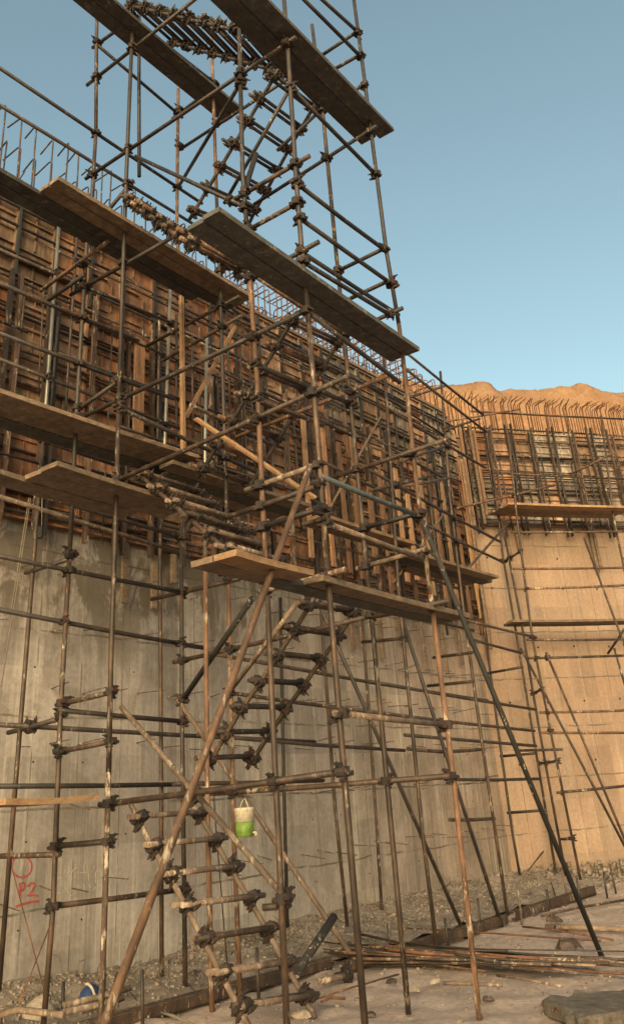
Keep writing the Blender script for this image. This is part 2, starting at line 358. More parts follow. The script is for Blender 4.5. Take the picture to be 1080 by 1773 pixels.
# excavated bank behind the tank
ridge = [(560, 668), (600, 648), (640, 640), (680, 650), (705, 660), (760, 664), (800, 668), (830, 662), (850, 668), (862, 676), (885, 672), (905, 676), (935, 675), (960, 672), (990, 671), (1003, 668), (1020, 672), (1050, 674), (1080, 680)]
rp = [hitp(x, y, Vector((0, 33, 0)), Vector((0.25, 1, 0)).normalized()) for x, y in ridge]
rp = [Vector((rp[0].x - 8 * k, rp[0].y + 2.0 * k, rp[0].z - 0.5 * k)) for k in range(9, 0, -1)] + rp + [Vector((rp[-1].x + 3 * k, rp[-1].y - 0.7 * k, rp[-1].z - 0.1 * k + 0.5 * math.sin(k))) for k in range(1, 16)]
fine = []
for a, b in zip(rp, rp[1:]):
    k = max(1, int((b - a).length / 0.12))
    fine += [a.lerp(b, i / k) for i in range(k)]
rows = [(-4.6, -13.5), (-4.0, -8.0), (-3.3, -5.0), (-2.6, -3.4), (-1.9, -2.2), (-1.3, -1.3), (-0.8, -0.7), (-0.4, -0.3), (0, 0), (1.0, 0.2), (6, 0.2), (30, -2), (60, -30)]
mb = MB(); nr = len(rows); vs = []
for p in fine:
    for dy, dz in rows:
        q = Vector((p.x, p.y + dy, p.z + dz))
        amp = 0.3 if dy else 0.10
        q.z += amp * noise.noise(q * 0.8) + (0.2 if dy else 0.08) * noise.noise(q * 2.3) * (1 if dy <= 1 else 0) + (0.11 if dy else 0.05) * noise.noise(q * 5.5) + 0.05 * noise.noise(q * 11)
        q.y += 0.4 * noise.noise(q * 0.9 + Vector((9, 3, 1)))
        vs.append(q)
mb.add(vs, [(i * nr + j, (i + 1) * nr + j, (i + 1) * nr + j + 1, i * nr + j + 1) for i in range(len(fine) - 1) for j in range(nr - 1)])
tag(mb.build('hill', M['hill'], None, True), None, kind='structure')

# ------------------------------------------------------------------ concrete walls
def wall_obj(name, O_, d_, n_, u0, u1, z1, th, mat, label):
    mb = MB(); nx, nzz = int((u1 - u0) / 0.6), 10
    for s in (0, 1):
        y = 0 if s == 0 else -th
        vs = [(u0 + (u1 - u0) * i / nx, y, -0.6 + (z1 + 0.6) * j / nzz) for i in range(nx + 1) for j in range(nzz + 1)]
        fs = [(i * (nzz + 1) + j, (i + 1) * (nzz + 1) + j, (i + 1) * (nzz + 1) + j + 1, i * (nzz + 1) + j + 1) for i in range(nx) for j in range(nzz)]
        mb.add(vs, fs)
    mb.add([(u0, 0, z1), (u1, 0, z1), (u1, -th, z1), (u0, -th, z1), (u0, 0, -.6), (u0, -th, -.6), (u1, 0, -.6), (u1, -th, -.6)], [(0, 1, 2, 3), (4, 0, 3, 5), (1, 6, 7, 2)])
    o = mb.build(name, mat)
    o.matrix_world = Matrix(((d_.x, n_.x, 0, O_.x), (d_.y, n_.y, 0, O_.y), (0, 0, 1, 0), (0, 0, 0, 1)))
    tag(o, label, 'wall'); return o
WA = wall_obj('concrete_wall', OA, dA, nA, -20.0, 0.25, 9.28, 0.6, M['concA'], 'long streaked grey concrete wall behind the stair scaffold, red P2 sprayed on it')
WB = wall_obj('concrete_wall', OB, dB, nB, -0.02, 16.0, 8.95, 0.6, M['concB'], 'orange tinted concrete wall on the right beyond the corner')
def on_wall(o, W): o.parent = W; return o
def rod_mesh(L, r=0.006):
    mb = MB(); mb.tube([(0, -0.05, 0), (0, L * .55, 0.0), (0.006, L, -0.004)], r, 5)
    me = bpy.data.meshes.new('tie_rod'); me.from_pydata([tuple(p) for p in mb.v], [], mb.f); me.materials.append(M['mottled']); return me
RODS = [rod_mesh(L) for L in (0.3, 0.38, 0.46)]
for zi, z in enumerate((0.95, 1.75, 2.35, 2.95, 3.6, 4.25)):
    for k in range(30):
        if random.random() < 0.16: continue
        o = bpy.data.objects.new('tie_rod', random.choice(RODS)); link(o); o.parent = WA
        o.location = (-0.5 - 0.42 * k + random.uniform(-.08, .08), 0, z + random.uniform(-.05, .05))
        o.rotation_euler = (random.uniform(-.16, .1), 0, random.uniform(-.25, .25))
for z in (2.0, 3.1, 4.2, 5.4, 6.1):
    for k in range(6):
        mb = MB(); mb.tube([(0, -.02, 0), (0, .006, 0)], 0.022, 8)
        o = mb.build('tie_hole', M['black']); o.parent = WB; o.location = (0.5 + k * 0.85, 0, z + random.uniform(-.03, .03))
for z in (0.6, 1.4, 2.2, 3.2, 4.1):
    for k in range(17):
        if random.random() < .5: continue
        mb = MB(); mb.tube([(0, -.02, 0), (0, .006, 0)], 0.010, 7)
        o = mb.build('tie_hole', M['black']); o.parent = WA; o.location = (-.4 - k * .66 + random.uniform(-.06, .06), 0, z + random.uniform(-.04, .04))
# spray paint and chalk writing
def stroke(name, pts, wid, mat, Wn, rnd=0.0):
    P = [A(x, y, 0.004) for x, y in pts]; mb = MB(); vs = []
    for i, p in enumerate(P):
        t = (P[min(i + 1, len(P) - 1)] - P[max(i - 1, 0)]).normalized(); s = nA.cross(t) * wid * random.uniform(1 - rnd, 1 + rnd)
        vs += [p + s, p - s]
    k = len(P)
    vs += [q - nA * 0.003 for q in vs]
    fs = []
    for i in range(k - 1):
        a, b, c, d = 2 * i, 2 * i + 1, 2 * i + 3, 2 * i + 2
        fs += [(a, b, c, d), (2 * k + a, 2 * k + d, 2 * k + c, 2 * k + b), (a, d, 2 * k + d, 2 * k + a), (b, 2 * k + b, 2 * k + c, c)]
    mb.add(vs, fs); o = mb.build(name, mat)
    o.parent = Wn; o.matrix_parent_inverse = Wn.matrix_world.inverted(); return o
def arc(cx, cy, rx, ry, a0, a1, k=22): return [(cx + rx * math.cos(R(a0 + (a1 - a0) * i / k)), cy + ry * math.sin(R(a0 + (a1 - a0) * i / k))) for i in range(k + 1)]
for pts, wd in ((arc(37.5, 1501, 17.5, 19, -80, 255), .008), ([(34, 1531), (35, 1542), (34.5, 1554)], .012), ([(33, 1531), (41, 1529), (44, 1534), (41, 1541), (35, 1544)], .009),
            ([(48, 1536), (52, 1531), (58, 1529.5), (60.5, 1534), (56, 1543), (47.5, 1552), (57, 1550.5), (66, 1552)], .010), ([(27, 1571), (40, 1566), (54, 1562), (67, 1560.5)], .010)):
    tag(stroke('painted_letter', pts, wd, M['red'], WA, .2), 'red spray painted mark')
Q = lambda L: [(90 + x / 9.0, 1460 + y / 9.0) for x, y in L]
for L in ([(95, 560), (130, 540), (155, 545)], [(185, 475), (205, 450), (215, 410)], [(268, 370), (272, 460)], [(235, 460), (268, 465)], [(300, 620), (303, 480), (320, 445), (350, 410), (410, 375)], [(360, 335), (372, 340)], [(345, 540), (375, 535)],
          [(405, 450), (412, 480)], [(440, 465), (480, 470), (530, 465)], [(495, 350), (505, 460)], [(560, 340), (575, 600)], [(650, 350), (665, 410)], [(685, 620), (683, 480), (700, 430), (755, 395)], [(730, 445), (750, 440)],
          [(238, 660), (245, 760), (270, 810), (310, 820), (355, 790), (375, 750)], [(205, 690), (212, 720)], [(160, 800), (180, 770)], [(410, 650), (415, 740)], [(430, 700), (460, 705)], [(500, 640), (505, 760)], [(585, 640), (600, 700)], [(640, 745), (675, 700), (685, 690)], [(780, 690), (790, 720)], [(365, 850), (375, 900)], [(895, 640), (903, 690)], [(930, 560), (950, 500)], [(905, 430), (912, 470)], [(110, 800), (120, 770)], [(200, 870), (215, 880)]):
    stroke('chalk_letter', Q(L), .0035, M['chalk'], WA, .3)

# ------------------------------------------------------------------ formwork
def panel_mesh(w_, h_, kind, seed):
    rnd = random.Random(seed); mb = MB(); X, Y, Zv = Vector((1, 0, 0)), Vector((0, 1, 0)), Vector((0, 0, 1))
    def b(x0, x1, y0, y1, z0, z1): mb.box(((x0 + x1) / 2, (y0 + y1) / 2, (z0 + z1) / 2), X * (x1 - x0) / 2, Y * (y1 - y0) / 2, Zv * (z1 - z0) / 2)
    b(0.006, w_ - 0.006, 0.0, 0.05, 0.006, h_ - 0.006)
    for x in (0.004, w_ - 0.024): b(x, x + 0.02, 0.05, 0.106, 0.004, h_ - 0.004)
    for z in (0.004, h_ - 0.034): b(0.024, w_ - 0.024, 0.05, 0.10, z, z + 0.03)
    k = {0: 7, 1: 6, 2: 9}[kind]
    for i in range(1, k):
        if rnd.random() < 0.12: continue
        z = h_ * i / k + rnd.uniform(-.02, .02); x0 = 0.026; x1 = w_ - 0.026
        if kind == 1 and rnd.random() < .5: x1 = w_ * rnd.uniform(.3, .6)
        b(x0, x1, 0.05, rnd.uniform(0.075, 0.098), z, z + rnd.choice((.018, .026, .04)))
    for x in ((0.5,), (0.36, 0.7), (0.3, 0.62))[kind]:
        for q in range(k):
            if rnd.random() < .75: b(w_ * x - .007, w_ * x + .007, 0.05, 0.082, h_ * q / k + .04, h_ * (q + 1) / k - .01)
    me = bpy.data.meshes.new('form_panel'); me.from_pydata([tuple(p) for p in mb.v], [], mb.f); me.materials.append(M['panel'][0]); return me
def frame_m(O_, d_, n_): return Matrix(((d_.x, n_.x, 0, O_.x), (d_.y, n_.y, 0, O_.y), (0, 0, 1, O_.z), (0, 0, 0, 1)))
def slot_mat(o, m): o.material_slots[0].link = 'OBJECT'; o.material_slots[0].material = m
fwA = thing('formwork', 'rust orange ribbed panel formwork covering the upper half of the long wall', 'formwork', wa(-8, 0, 4.75))
PWD = 0.58
tiers = [(4.78, 1.48), (6.28, 1.48), (7.78, 1.54)]
pm = {(t, k, s): panel_mesh(PWD, tiers[t][1], k, 10 * t + 3 * k + s) for t in range(3) for k in range(3) for s in range(2)}
PPOOL = M['panel']
def stack(M0, mesh, name, mat, parent):
    o = bpy.data.objects.new(name, mesh); link(o); o.matrix_basis = M0; child(o, parent); slot_mat(o, mat); return o
ncol = 26
for cidx in range(ncol):
    u = -0.12 - PWD * (cidx + 1)
    for t, (z, h) in enumerate(tiers):
        kind = random.choice((1, 1, 0, 2)) if t == 2 else random.choice((0, 0, 2))
        far = u > -5
        mt = random.choice((PPOOL[0], PPOOL[0], PPOOL[1], PPOOL[2], PPOOL[1]) if not far else (PPOOL[1], PPOOL[2], PPOOL[3], PPOOL[0], PPOOL[3]))
        if t == 2 and far: mt = random.choice((PPOOL[1], PPOOL[3], PPOOL[3]))
        stack(frame_m(wa(u, 0.02 + random.uniform(0, .012), z), dA, nA), pm[(t, kind, random.randint(0, 1))], 'form_panel', mt, fwA)
def bar(parent, name, p, d1, d2, d3, mat):        # solid bar: centre + half vectors
    mb = MB(); mb.box(p, d1, d2, d3); return mb.build(name, M[mat], parent)
def channel(parent, name, a, b, out, side, w_, dpt, mat):   # C-section from a to b
    mb = MB(); ln = (b - a) / 2; c = (a + b) / 2
    mb.box(c + side * (w_ * .5 - .004), ln, side * .004, out * dpt / 2)
    mb.box(c + out * (dpt / 2 - .004), ln, side * (w_ / 2 - .009), out * .004)
    mb.box(c - out * (dpt / 2 - .004), ln, side * (w_ / 2 - .009), out * .004)
    return mb.build(name, M[mat], parent)
for cidx in range(0, ncol + 1):
    u = -0.12 - PWD * cidx
    if u > -0.3: continue
    lean = random.uniform(-.02, .02)
    for s in (-1, 1):
        du = 0.06 * s
        if random.random() < .05: continue
        channel(fwA, 'soldier', wa(u + du, .21, 4.62 + random.uniform(-.1, .05)), wa(u + du + lean, .21, 8.0 + random.uniform(-.25, .2)), nA, dA * s, 0.05, 0.075, random.choice(('soldier', 'soldier', 'brown', 'dark')))
    bar(fwA, 'soldier', wa(u, .15, 8.62), dA * .018, nA * .025, ZZ * .66, 'gap')
for z, two in ((4.86, 1), (5.1, 0), (5.62, 0), (5.98, 1), (6.5, 0), (6.85, 1), (7.4, 1), (7.9, 0), (8.22, 1), (8.72, 0), (9.02, 1)):
    for k in range(2 if two else 1):
        a = -13.6
        while a < -0.3:
            b = min(-0.15, a + random.uniform(3.2, 5.6)); zz = z + k * .075 + random.uniform(-.015, .015)
            smooth_tube('waler', [wa(a, .155, zz), wa((a + b) / 2, .155, zz - .008), wa(b + .2, .155, zz + random.uniform(-.015, .015))], .021, M[random.choice(('dark', 'brown', 'dark', 'brown', 'pale'))], fwA, 7)
            a = b
# extra upright tubes wedged in front of the forms
for k in range(46):
    u = -0.4 - k * .29 + random.uniform(-.1, .1); z0 = random.uniform(4.6, 6.6); z1 = min(9.3, z0 + random.uniform(1.4, 3.2))
    smooth_tube('upright_tube', [wa(u, .285, z0), wa(u + random.uniform(-.05, .05), .285, z1)], random.choice((.013, .017, .021)), M[random.choice(('dark', 'brown', 'dark', 'black'))], fwA, 6)
for z, two in ((5.35, 0), (6.2, 0), (7.05, 0), (7.62, 0), (8.45, 0)):
    a = -13.4
    while a < -.5:
        b = min(-.2, a + random.uniform(1.6, 4.0)); zz = z + random.uniform(-.09, .09)
        smooth_tube('waler', [wa(a, .325, zz), wa(b, .325, zz + random.uniform(-.05, .05))], .018, M[random.choice(('dark', 'brown', 'rust'))], fwA, 6); a = b + random.uniform(0, .8)
# capping board on top of the forms
for k in range(5):
    bar(fwA, 'capping_board', wa(-1.6 - 2.7 * k, .10, 9.36), dA * 1.33, nA * .06, ZZ * .03, 'plank')
# vertical timber studs on the right half
for k in range(13):
    u = -0.35 - k * 0.44 + random.uniform(-.06, .06)
    z0, z1 = random.uniform(4.6, 5.2), random.uniform(6.5, 7.7)
    bar(fwA, 'timber_stud', wa(u, .34 + random.uniform(-.02, .02), (z0 + z1) / 2), dA * random.uniform(.035, .06) + ZZ * random.uniform(-.001, .001), nA * .022, ZZ * (z1 - z0) / 2 + dA * random.uniform(-.03, .03), random.choice(('timber', 'timber', 'timber', 'lath')))
for x, y0, y1 in ((217, 940, 1045), (267, 945, 1055), (238, 585, 755), (246, 590, 758), (605, 1040, 1125), (622, 1045, 1120), (655, 1050, 1140), (690, 1055, 1115), (727, 1060, 1158), (762, 1065, 1165), (790, 1070, 1150), (300, 960, 1010), (560, 1035, 1100)):
    a, b = A(x, y0, .30 if y0 < 800 else .12), A(x + (.02 * (y1 - y0)), y1, .30 if y0 < 800 else .12)
    b = Vector((a.x, a.y, b.z))
    bar(fwA, 'hanging_board', (a + b) / 2, dA * .04, nA * .02, ZZ * (a.z - b.z) / 2, 'timber' if y0 < 800 else 'plank')

fwB = thing('formwork', 'panel formwork with dark twin uprights on top of the right hand wall', 'formwork', wb(4, 0, 6.75))
tb = [(6.78, 1.12), (7.92, 1.12)]
pmb = {(t, k, s): panel_mesh(.54, tb[t][1], k, 70 + 10 * t + 3 * k + s) for t in range(2) for k in range(3) for s in range(2)}
for cidx in range(14):
    u = .35 + .54 * cidx
    for t, (z, h) in enumerate(tb):
        stack(frame_m(wb(u, .02 + random.uniform(0, .012), z), dB, nB), pmb[(t, random.choice((0, 0, 2)), random.randint(0, 1))], 'form_panel', random.choice((PPOOL[1], PPOOL[3], PPOOL[3], PPOOL[1], PPOOL[1], PPOOL[3], PPOOL[2])), fwB)
    for s in (-1, 1):
        channel(fwB, 'soldier', wb(u + .05 * s, .215, 6.6 + random.uniform(-.1, .05)), wb(u + .05 * s + random.uniform(-.03, .03), .215, 9.08 + random.uniform(-.05, .15)), nB, dB * s, .04, .07, random.choice(('dark', 'soldier', 'brown', 'soldier')))
for k in range(20):
    u = .3 + k * .37 + random.uniform(-.1, .1); z0 = random.uniform(6.6, 7.2); smooth_tube('upright_tube', [wb(u, .27, z0), wb(u + random.uniform(-.05, .05), .27, z0 + random.uniform(1.2, 2.0))], .018, M[random.choice(('dark', 'brown'))], fwB, 6)
for z in (6.82, 6.9, 7.25, 7.55, 7.62, 8.0, 8.35, 8.42, 8.8, 9.08):
    a = .1
    while a < 7.8:
        b = min(7.9, a + random.uniform(2.5, 4.5)); smooth_tube('waler', [wb(a, .155, z), wb(b, .155, z + random.uniform(-.02, .02))], .021, M[random.choice(('dark', 'brown', 'pale'))], fwB, 7); a = b
for u, z0, z1 in ((1.0, 6.05, 6.8), (3.1, 5.75, 6.8), (3.2, 5.85, 6.8), (1.25, 6.2, 6.8)):
    bar(fwB, 'hanging_board', wb(u, .1, (z0 + z1) / 2), dB * .035, nB * .02, ZZ * (z1 - z0) / 2 + dB * random.uniform(-.04, .04), 'plank')
for k in range(12):
    bar(fwB, 'timber_stud', wb(.12 + random.uniform(0, .5), .3 + .04 * (k % 3), 7.9), dB * .03, nB * .02, ZZ * random.uniform(.9, 1.3), 'timber' if k % 3 else 'plank') if k < 4 else None
# box of short studs closing the corner
for k in range(7):
    p = wa(-.06 - .03 * k, .12 + .05 * (k % 4), 6.1); bar(fwA, 'corner_stud', p + nB * .05 * k, dA * .02, nA * .02, ZZ * random.uniform(1.4, 2.2), random.choice(('timber', 'plank')))

# ------------------------------------------------------------------ starter bars
rbA = thing('starter_bars', 'row of hooked rebar standing up along the top of the long wall', 'rebar', wa(-8, -.2, 9.28))
def rebar(parent, pts, r=.0095, n=5, mat='rebar'): return smooth_tube('rebar', pts, r, M[mat], parent, n)
k = 0; u = -12.6
while u < -0.1:
    near = u < -7.2
    h = (1.5 if u < -9 else 1.3 if near else 1.02) + random.uniform(-.07, .07)
    for row, v in enumerate((-.09, -.50)):
        uu = u + random.uniform(-.05, .05) + (.06 if row else 0); hh = h - (.12 if row else 0); L = random.uniform(.3, .42); tl = random.uniform(-.04, .04)
        top = 9.28 + hh; dr = -1 if row == 0 else random.choice((-1, -1, 1))
        rebar(rbA, [wa(uu, v, 9.1), wa(uu + tl * .6, v, top - .05), wa(uu + tl * .8, v + dr * .02, top - .012), wa(uu + tl, v + dr * .055, top), wa(uu + tl + random.uniform(-.05, .05), v + dr * L, top + random.uniform(-.05, .0))], .0125, 5, 'brown' if near else 'rebar')
    if k % 2 == 0 and near: rebar(rbA, [wa(u + .1, -.05, 9.45), wa(u + .13, .12, 9.47), wa(u + .1, .30, 9.5)], .010, 5, 'brown')
    u += random.uniform(.14, .30) if near else .15
    k += 1
for v, z in ((-.11, 9.5), (-.11, 9.95), (-.48, 9.6), (-.48, 10.05)):
    for a in (-7.2,): rebar(rbA, [wa(a, v, z), wa(a / 2, v, z + .02), wa(-.1, v, z)], .008)
rbB = thing('starter_bars', 'dense fan of bent rebar rising above the right hand formwork', 'rebar', wb(4, -.2, 8.95))
for k in range(66):
    u = .1 + k * .115
    for row, v in enumerate((-.06, -.42)):
        uu = u + random.uniform(-.05, .05); h = (.92 if row == 0 else 1.08) + random.uniform(-.05, .05); L = random.uniform(.2, .34); tl = random.uniform(-.04, .04); top = 8.95 + h
        rebar(rbB, [wb(uu, v, 8.8), wb(uu + tl, v, top - .07), wb(uu + tl, v + .015, top - .02), wb(uu + tl, v + .06, top), wb(uu + tl + random.uniform(-.12, .12), v + L, top + random.uniform(-.02, .06))], .011)

# ------------------------------------------------------------------ stair tower scaffold
RB_, RA_, K_, F_ = -2.5, -1.8, 0.0, 0.63
UL, UR = -1.62, 0.0
tower = thing('scaffold_tower', 'tall dark tube and coupler stair tower standing in front of the long wall', 'scaffold', tw(-.8, -.9, 0))
ft = Frame(tower)
def gz(p): return Vector((p.x, p.y, min(p.z, -0.01) if p.z < .05 else p.z))
def std(pts, v, mat='dark', fr=ft): return fr.pipe('standard', [T(x, y, v) for x, y in pts], mat, n=10)
std([(169, -40), (167, 75), (166, 230)], RB_, 'brown'); std([(166, 228), (160, 330), (150, 425), (132, 720), (121, 950)], RB_, 'dark'); std([(121, 948), (105, 1230), (92, 1570), (73.7, 1797)], RB_, 'brown')
std([(232, -20), (222, 220), (215, 400), (205, 720)], RA_, 'dark'); std([(205, 718), (200, 900), (192, 1150), (188, 1340)], RA_, 'brown'); std([(188, 1338), (182, 1560), (173, 1812)], RA_, 'mottled')
std([(309, 122), (306, 390), (314, 530)], RB_, 'rust'); std([(314, 900), (315, 1230), (321, 1725)], RB_, 'dark')
std([(366, 62), (375, 345)], RA_, 'rust'); std([(375, 343), (380, 470), (388, 730), (395, 1000)], RA_, 'dark'); std([(395, 998), (405, 1450), (416, 1733)], RA_, 'rust')
std([(414, 48), (420, 300), (428, 400)], K_, 'dark'); std([(428, 398), (432, 475), (445, 660), (457, 920), (460, 970)], K_, 'rust'); std([(460, 968), (470, 1200), (482, 1450), (500, 1850)], K_, 'brown')
std([(490, -20), (497, 65), (512, 300), (522, 430), (535, 560)], F_, 'dark'); std([(535, 558), (545, 700), (555, 830), (565, 970)], F_, 'brown'); std([(565, 968), (580, 1150), (605, 1450), (639, 1866)], F_, 'brown')
std([(610, -20), (630, 130), (668, 430), (690, 560)], F_, 'dark'); std([(690, 558), (700, 640), (720, 830), (745, 1030)], F_, 'rust'); std([(745, 1028), (785, 1350), (830, 1766)], F_, 'rust')
std([(540, 42), (558, 185), (583, 450)], K_, 'brown'); std([(583, 448), (607, 700), (630, 935), (642, 1060)], K_, 'brown'); std([(642, 1058), (660, 1250), (687, 1538), (707, 1757)], K_, 'brown')
std([(241, 2), (241, 305)], -2.2, 'dark')
std([(355, 960), (360, 1450), (367, 1752)], -1.72, 'rust')
def trs(p, q, u, mat='dark', nm='transom', ext=0.0):
    a, b = U(p[0], p[1], u), U(q[0], q[1], u); d = (b - a).normalized(); return ft.pipe(nm, [a - d * ext, b + d * ext], mat)
for p, q, m in (((150, 147), (342, -6), 'dark'), ((148, 309), (512, 63), 'dark'), ((122, 510), (322, 397), 'dark'), ((124, 731), (532, 536), 'dark'), ((118, 870), (607, 649), 'brown'),
                ((425, 849), (548, 805), 'pale'), ((395, 895), (545, 843), 'brown'), ((455, 912), (562, 878), 'dark'), ((452, 1024), (598, 986), 'rust'), ((436, 394), (514, 351), 'brown'),
                ((424, 488), (552, 418), 'dark'), ((398, 349), (536, 269), 'brown'), ((160, 82), (236, 26), 'dark'), ((142, 418), (231, 311), 'brown'), ((98, 1221), (196, 1198), 'brown'),
                ((14, 1269), (106, 1244), 'dark'), ((94, 1303), (197, 1283), 'brown'), ((172, 1394), (602, 1335), 'brown'), ((90, 1466), (192, 1457), 'dark'), ((0, 1483), (104, 1480), 'brown'), ((44, 992), (126, 966), 'dark'), ((80, 746), (205, 660), 'dark')):
    trs(p, q, UL, m)
for p, q in (((70, 503), (187, 417)), ((82, 521), (147, 474))): trs(p, q, UL - .12, 'rust' if p[0] == 70 else 'dark')
for p, q, m in (((408, 757), (672, 650), 'rust'), ((538, 839), (776, 760), 'brown'), ((617, 985), (735, 951), 'pale'), ((640, 1069), (778, 1040), 'brown'), ((634, 913), (722, 889), 'dark'), ((552, 98), (622, 51), 'dark'),
                ((582, 117), (624, 93), 'brown'), ((556, 196), (636, 140), 'dark'), ((440, 353), (652, 217), 'dark'), ((584, 469), (668, 428), 'dark'), ((592, 523), (676, 484), 'dark'), ((598, 577), (697, 533), 'dark'),
                ((310, 259), (546, 104), 'dark'), ((298, 205), (374, 146), 'dark'), ((262, 1038), (416, 1002), 'brown'), ((300, 1147), (646, 1066), 'brown'), ((300, 1379), (780, 1344), 'brown'), ((310, 518), (440, 430), 'dark'),
                ((280, 625), (420, 545), 'brown'), ((255, 598), (415, 512), 'brown'), ((590, 1338), (470, 1357), 'brown')):
    trs(p, q, UR, m)
def led(p, q, v, mat='dark', v2=None, nm='ledger'): return ft.pipe(nm, [T(p[0], p[1], v), T(q[0], q[1], v if v2 is None else v2)], mat)
for p, q, v, m in (((165, 74), (316, 203), RB_, 'dark'), ((-8, 112), (350, 352), RB_, 'dark'), ((-6, 178), (520, 502), RB_ - .35, 'dark'), ((-6, 962), (322, 1027), RB_, 'dark'), ((-6, 1055), (352, 1122), RB_ - .05, 'dark'),
                   ((102, 1230), (320, 1250), RB_, 'dark'), ((-6, 1255), (545, 1285), RB_ - .5, 'dark'), ((-6, 1362), (342, 1358), RB_ - .5, 'dark'), ((92, 1570), (322, 1540), RB_, 'brown'),
                   ((430, 470), (602, 583), K_, 'rust'), ((535, 542), (692, 662), F_, 'dark'), ((515, 447), (672, 543), F_, 'dark'), ((528, 440), (690, 545), F_ - .2, 'dark'), ((515, 318), (668, 434), F_, 'dark'), ((520, 378), (676, 490), F_, 'dark'),
                   ((505, 153), (650, 301), F_, 'dark'), ((520, -8), (628, 101), F_, 'dark'), ((553, -6), (620, 55), F_, 'dark'), ((410, 40), (562, 192), K_, 'dark'), ((578, 1235), (768, 1255), F_, 'pale'), ((554, 824), (722, 892), F_, 'blue'),
                   ((562, 904), (730, 967), F_, 'pale'), ((260, 55), (378, 148), RA_, 'dark'), ((200, 395), (440, 560), RB_, 'dark'), ((-5, 488), (240, 590), RB_, 'dark'), ((-5, 575), (300, 690), RB_, 'dark'), ((205, 705), (470, 830), RA_, 'dark'), ((330, 700), (470, 770), RA_, 'brown'),
                   ((440, 630), (610, 700), K_, 'dark'), ((443, 690), (560, 735), K_, 'brown'), ((-5, 835), (330, 935), RB_, 'dark'), ((-6, 858), (330, 962), RB_ - .4, 'pale')):
    led(p, q, v, m)
led((235, 270), (426, 359), RA_, 'dark', K_); led((480, 260), (560, 185), K_ - .6, 'dark', K_)
def brc(p, vp, q, vq, mat='dark', nm='brace', r=RAD): return ft.pipe(nm, [T(p[0], p[1], vp), T(q[0], q[1], vq)], mat, r)
brc((416, 143), K_, (307, 326), RB_); brc((499, 158), K_, (388, 352), RA_ + .4); brc((443, 266), K_ - .05, (420, 340), K_, 'black', r=.03)
brc((515, 1043), K_ - .4, (396, 1200), RA_, 'pale'); brc((318, 1210), RB_ + .05, (437, 1036), K_ - .9, 'black', r=.03)
brc((578, 1588), K_ - .5, (516, 1682), K_ - .35, 'black', r=.035)
brc((210, 1224), RA_, (340, 1378), RA_ + .85, 'pale', 'handrail'); brc((340, 1376), RA_ + .85, (494, 1555), K_, 'pale', 'handrail')
brc((308, 1211), RB_, (605, 1650), -1.0, 'pale', 'handrail')
brc((480, 1570), K_, (455, 1572), K_ - .1, 'brown', 'spigot')
ft.couple(0.10, 1.05)
# standalone leaning poles
lp = T(537, 806, F_ + .1); lq = T(172, 1795, .35); ld = (lq - lp).normalized(); lq = lp + ld * ((lp.z + .02) / -ld.z)
tag(smooth_tube('leaning_pole', [lp, lp.lerp(lq, .45) + Vector((.012, 0, .01)), lq], .024, M['rust'], None, 12, .0255), 'long rust brown pole leaning diagonally across the lower left of the tower', 'pole')
tag(smooth_tube('raking_prop', [T(731, 902, F_ + .06), Z(1046, 1668, -.02)], .026, M['black'], None, 12), 'long black raking prop from the tower down to the ground on the right', 'prop')
for pts, v, lab in (([(407, 565), (322, 722)], -2.6, 'pale timber lath leaning up beside the timber post at mid height'), ([(338, 724), (545, 862)], -1.3, 'pale timber lath sloping down to the right behind the tower')):
    a, b = T(*pts[0], v), T(*pts[1], v if v < -2 else -.4); d = (b - a).normalized(); s = d.cross(nT).normalized(); mb = MB(); mb.box((a + b) / 2, (b - a) / 2, s * .023, nT * .018); tag(mb.build('timber_lath', M['lath']), lab, 'timber')
a, b = T(314, 512, RB_ + .05), T(318, 838, RB_ + .05); mb = MB(); mb.box((a + b) / 2, (a - b) / 2, dT * .024, nT * .024)
tag(mb.build('timber_post', M['lath']), 'upright pale orange timber post in front of the formwork left of the tower', 'timber')

# stair flights: treads of twin pipes clamped to two raking stringers
def flight(label, rungs, v0, v1, mat, smat, ext=.12):
    g = thing('pipe_stair', label, 'stairs', T(*rungs[-1][0], v1), 'pipe stair flights in the tower')
    n = len(rungs); P = []
    for i, (a, b) in enumerate(rungs):
        v = v0 + (v1 - v0) * i / (n - 1); P.append((T(*a, v), T(*b, v)))
    # straighten the stringers
    def fit(idx):
        q0, q1 = P[0][idx], P[-1][idx]; return [q0.lerp(q1, i / (n - 1)) * .65 + P[i][idx] * .35 for i in range(n)]
    La, Lb = fit(0), fit(1)
    strs = []
    for Ls in (La, Lb):
        d0 = (Ls[0] - Ls[1]).normalized(); d1 = (Ls[-1] - Ls[-2]).normalized()
        so = smooth_tube('stringer', [Ls[0] + d0 * ext] + Ls + [Ls[-1] + d1 * ext], RAD, M[smat], g, 9); strs.append(so)
    for i in range(n):
        a, b = La[i], Lb[i]; d = (b - a).normalized(); st = (La[-1] - La[0]).normalized()
        side = st.cross(d).normalized(); hor = ZZ.cross(d).normalized()
        for s in (-1, 1):
            off = hor * .036 * s + side * .045
            smooth_tube('tread', [a + off - d * random.uniform(.06, .16), b + off + d * random.uniform(.05, .13)], RAD * .95, M[random.choice((mat, mat, 'brown'))], g, 9)
            for q, so in ((a, strs[0]), (b, strs[1])): coupler(q + off * .5, st, d, so, random.uniform(.95, 1.15))
    return g
def lin(a0, b0, a1, b1, n):
    L = lambda p, q, t: (p[0] + (q[0] - p[0]) * t, p[1] + (q[1] - p[1]) * t)
    return [(L(a0, a1, i / (n - 1)), L(b0, b1, i / (n - 1))) for i in range(n)]
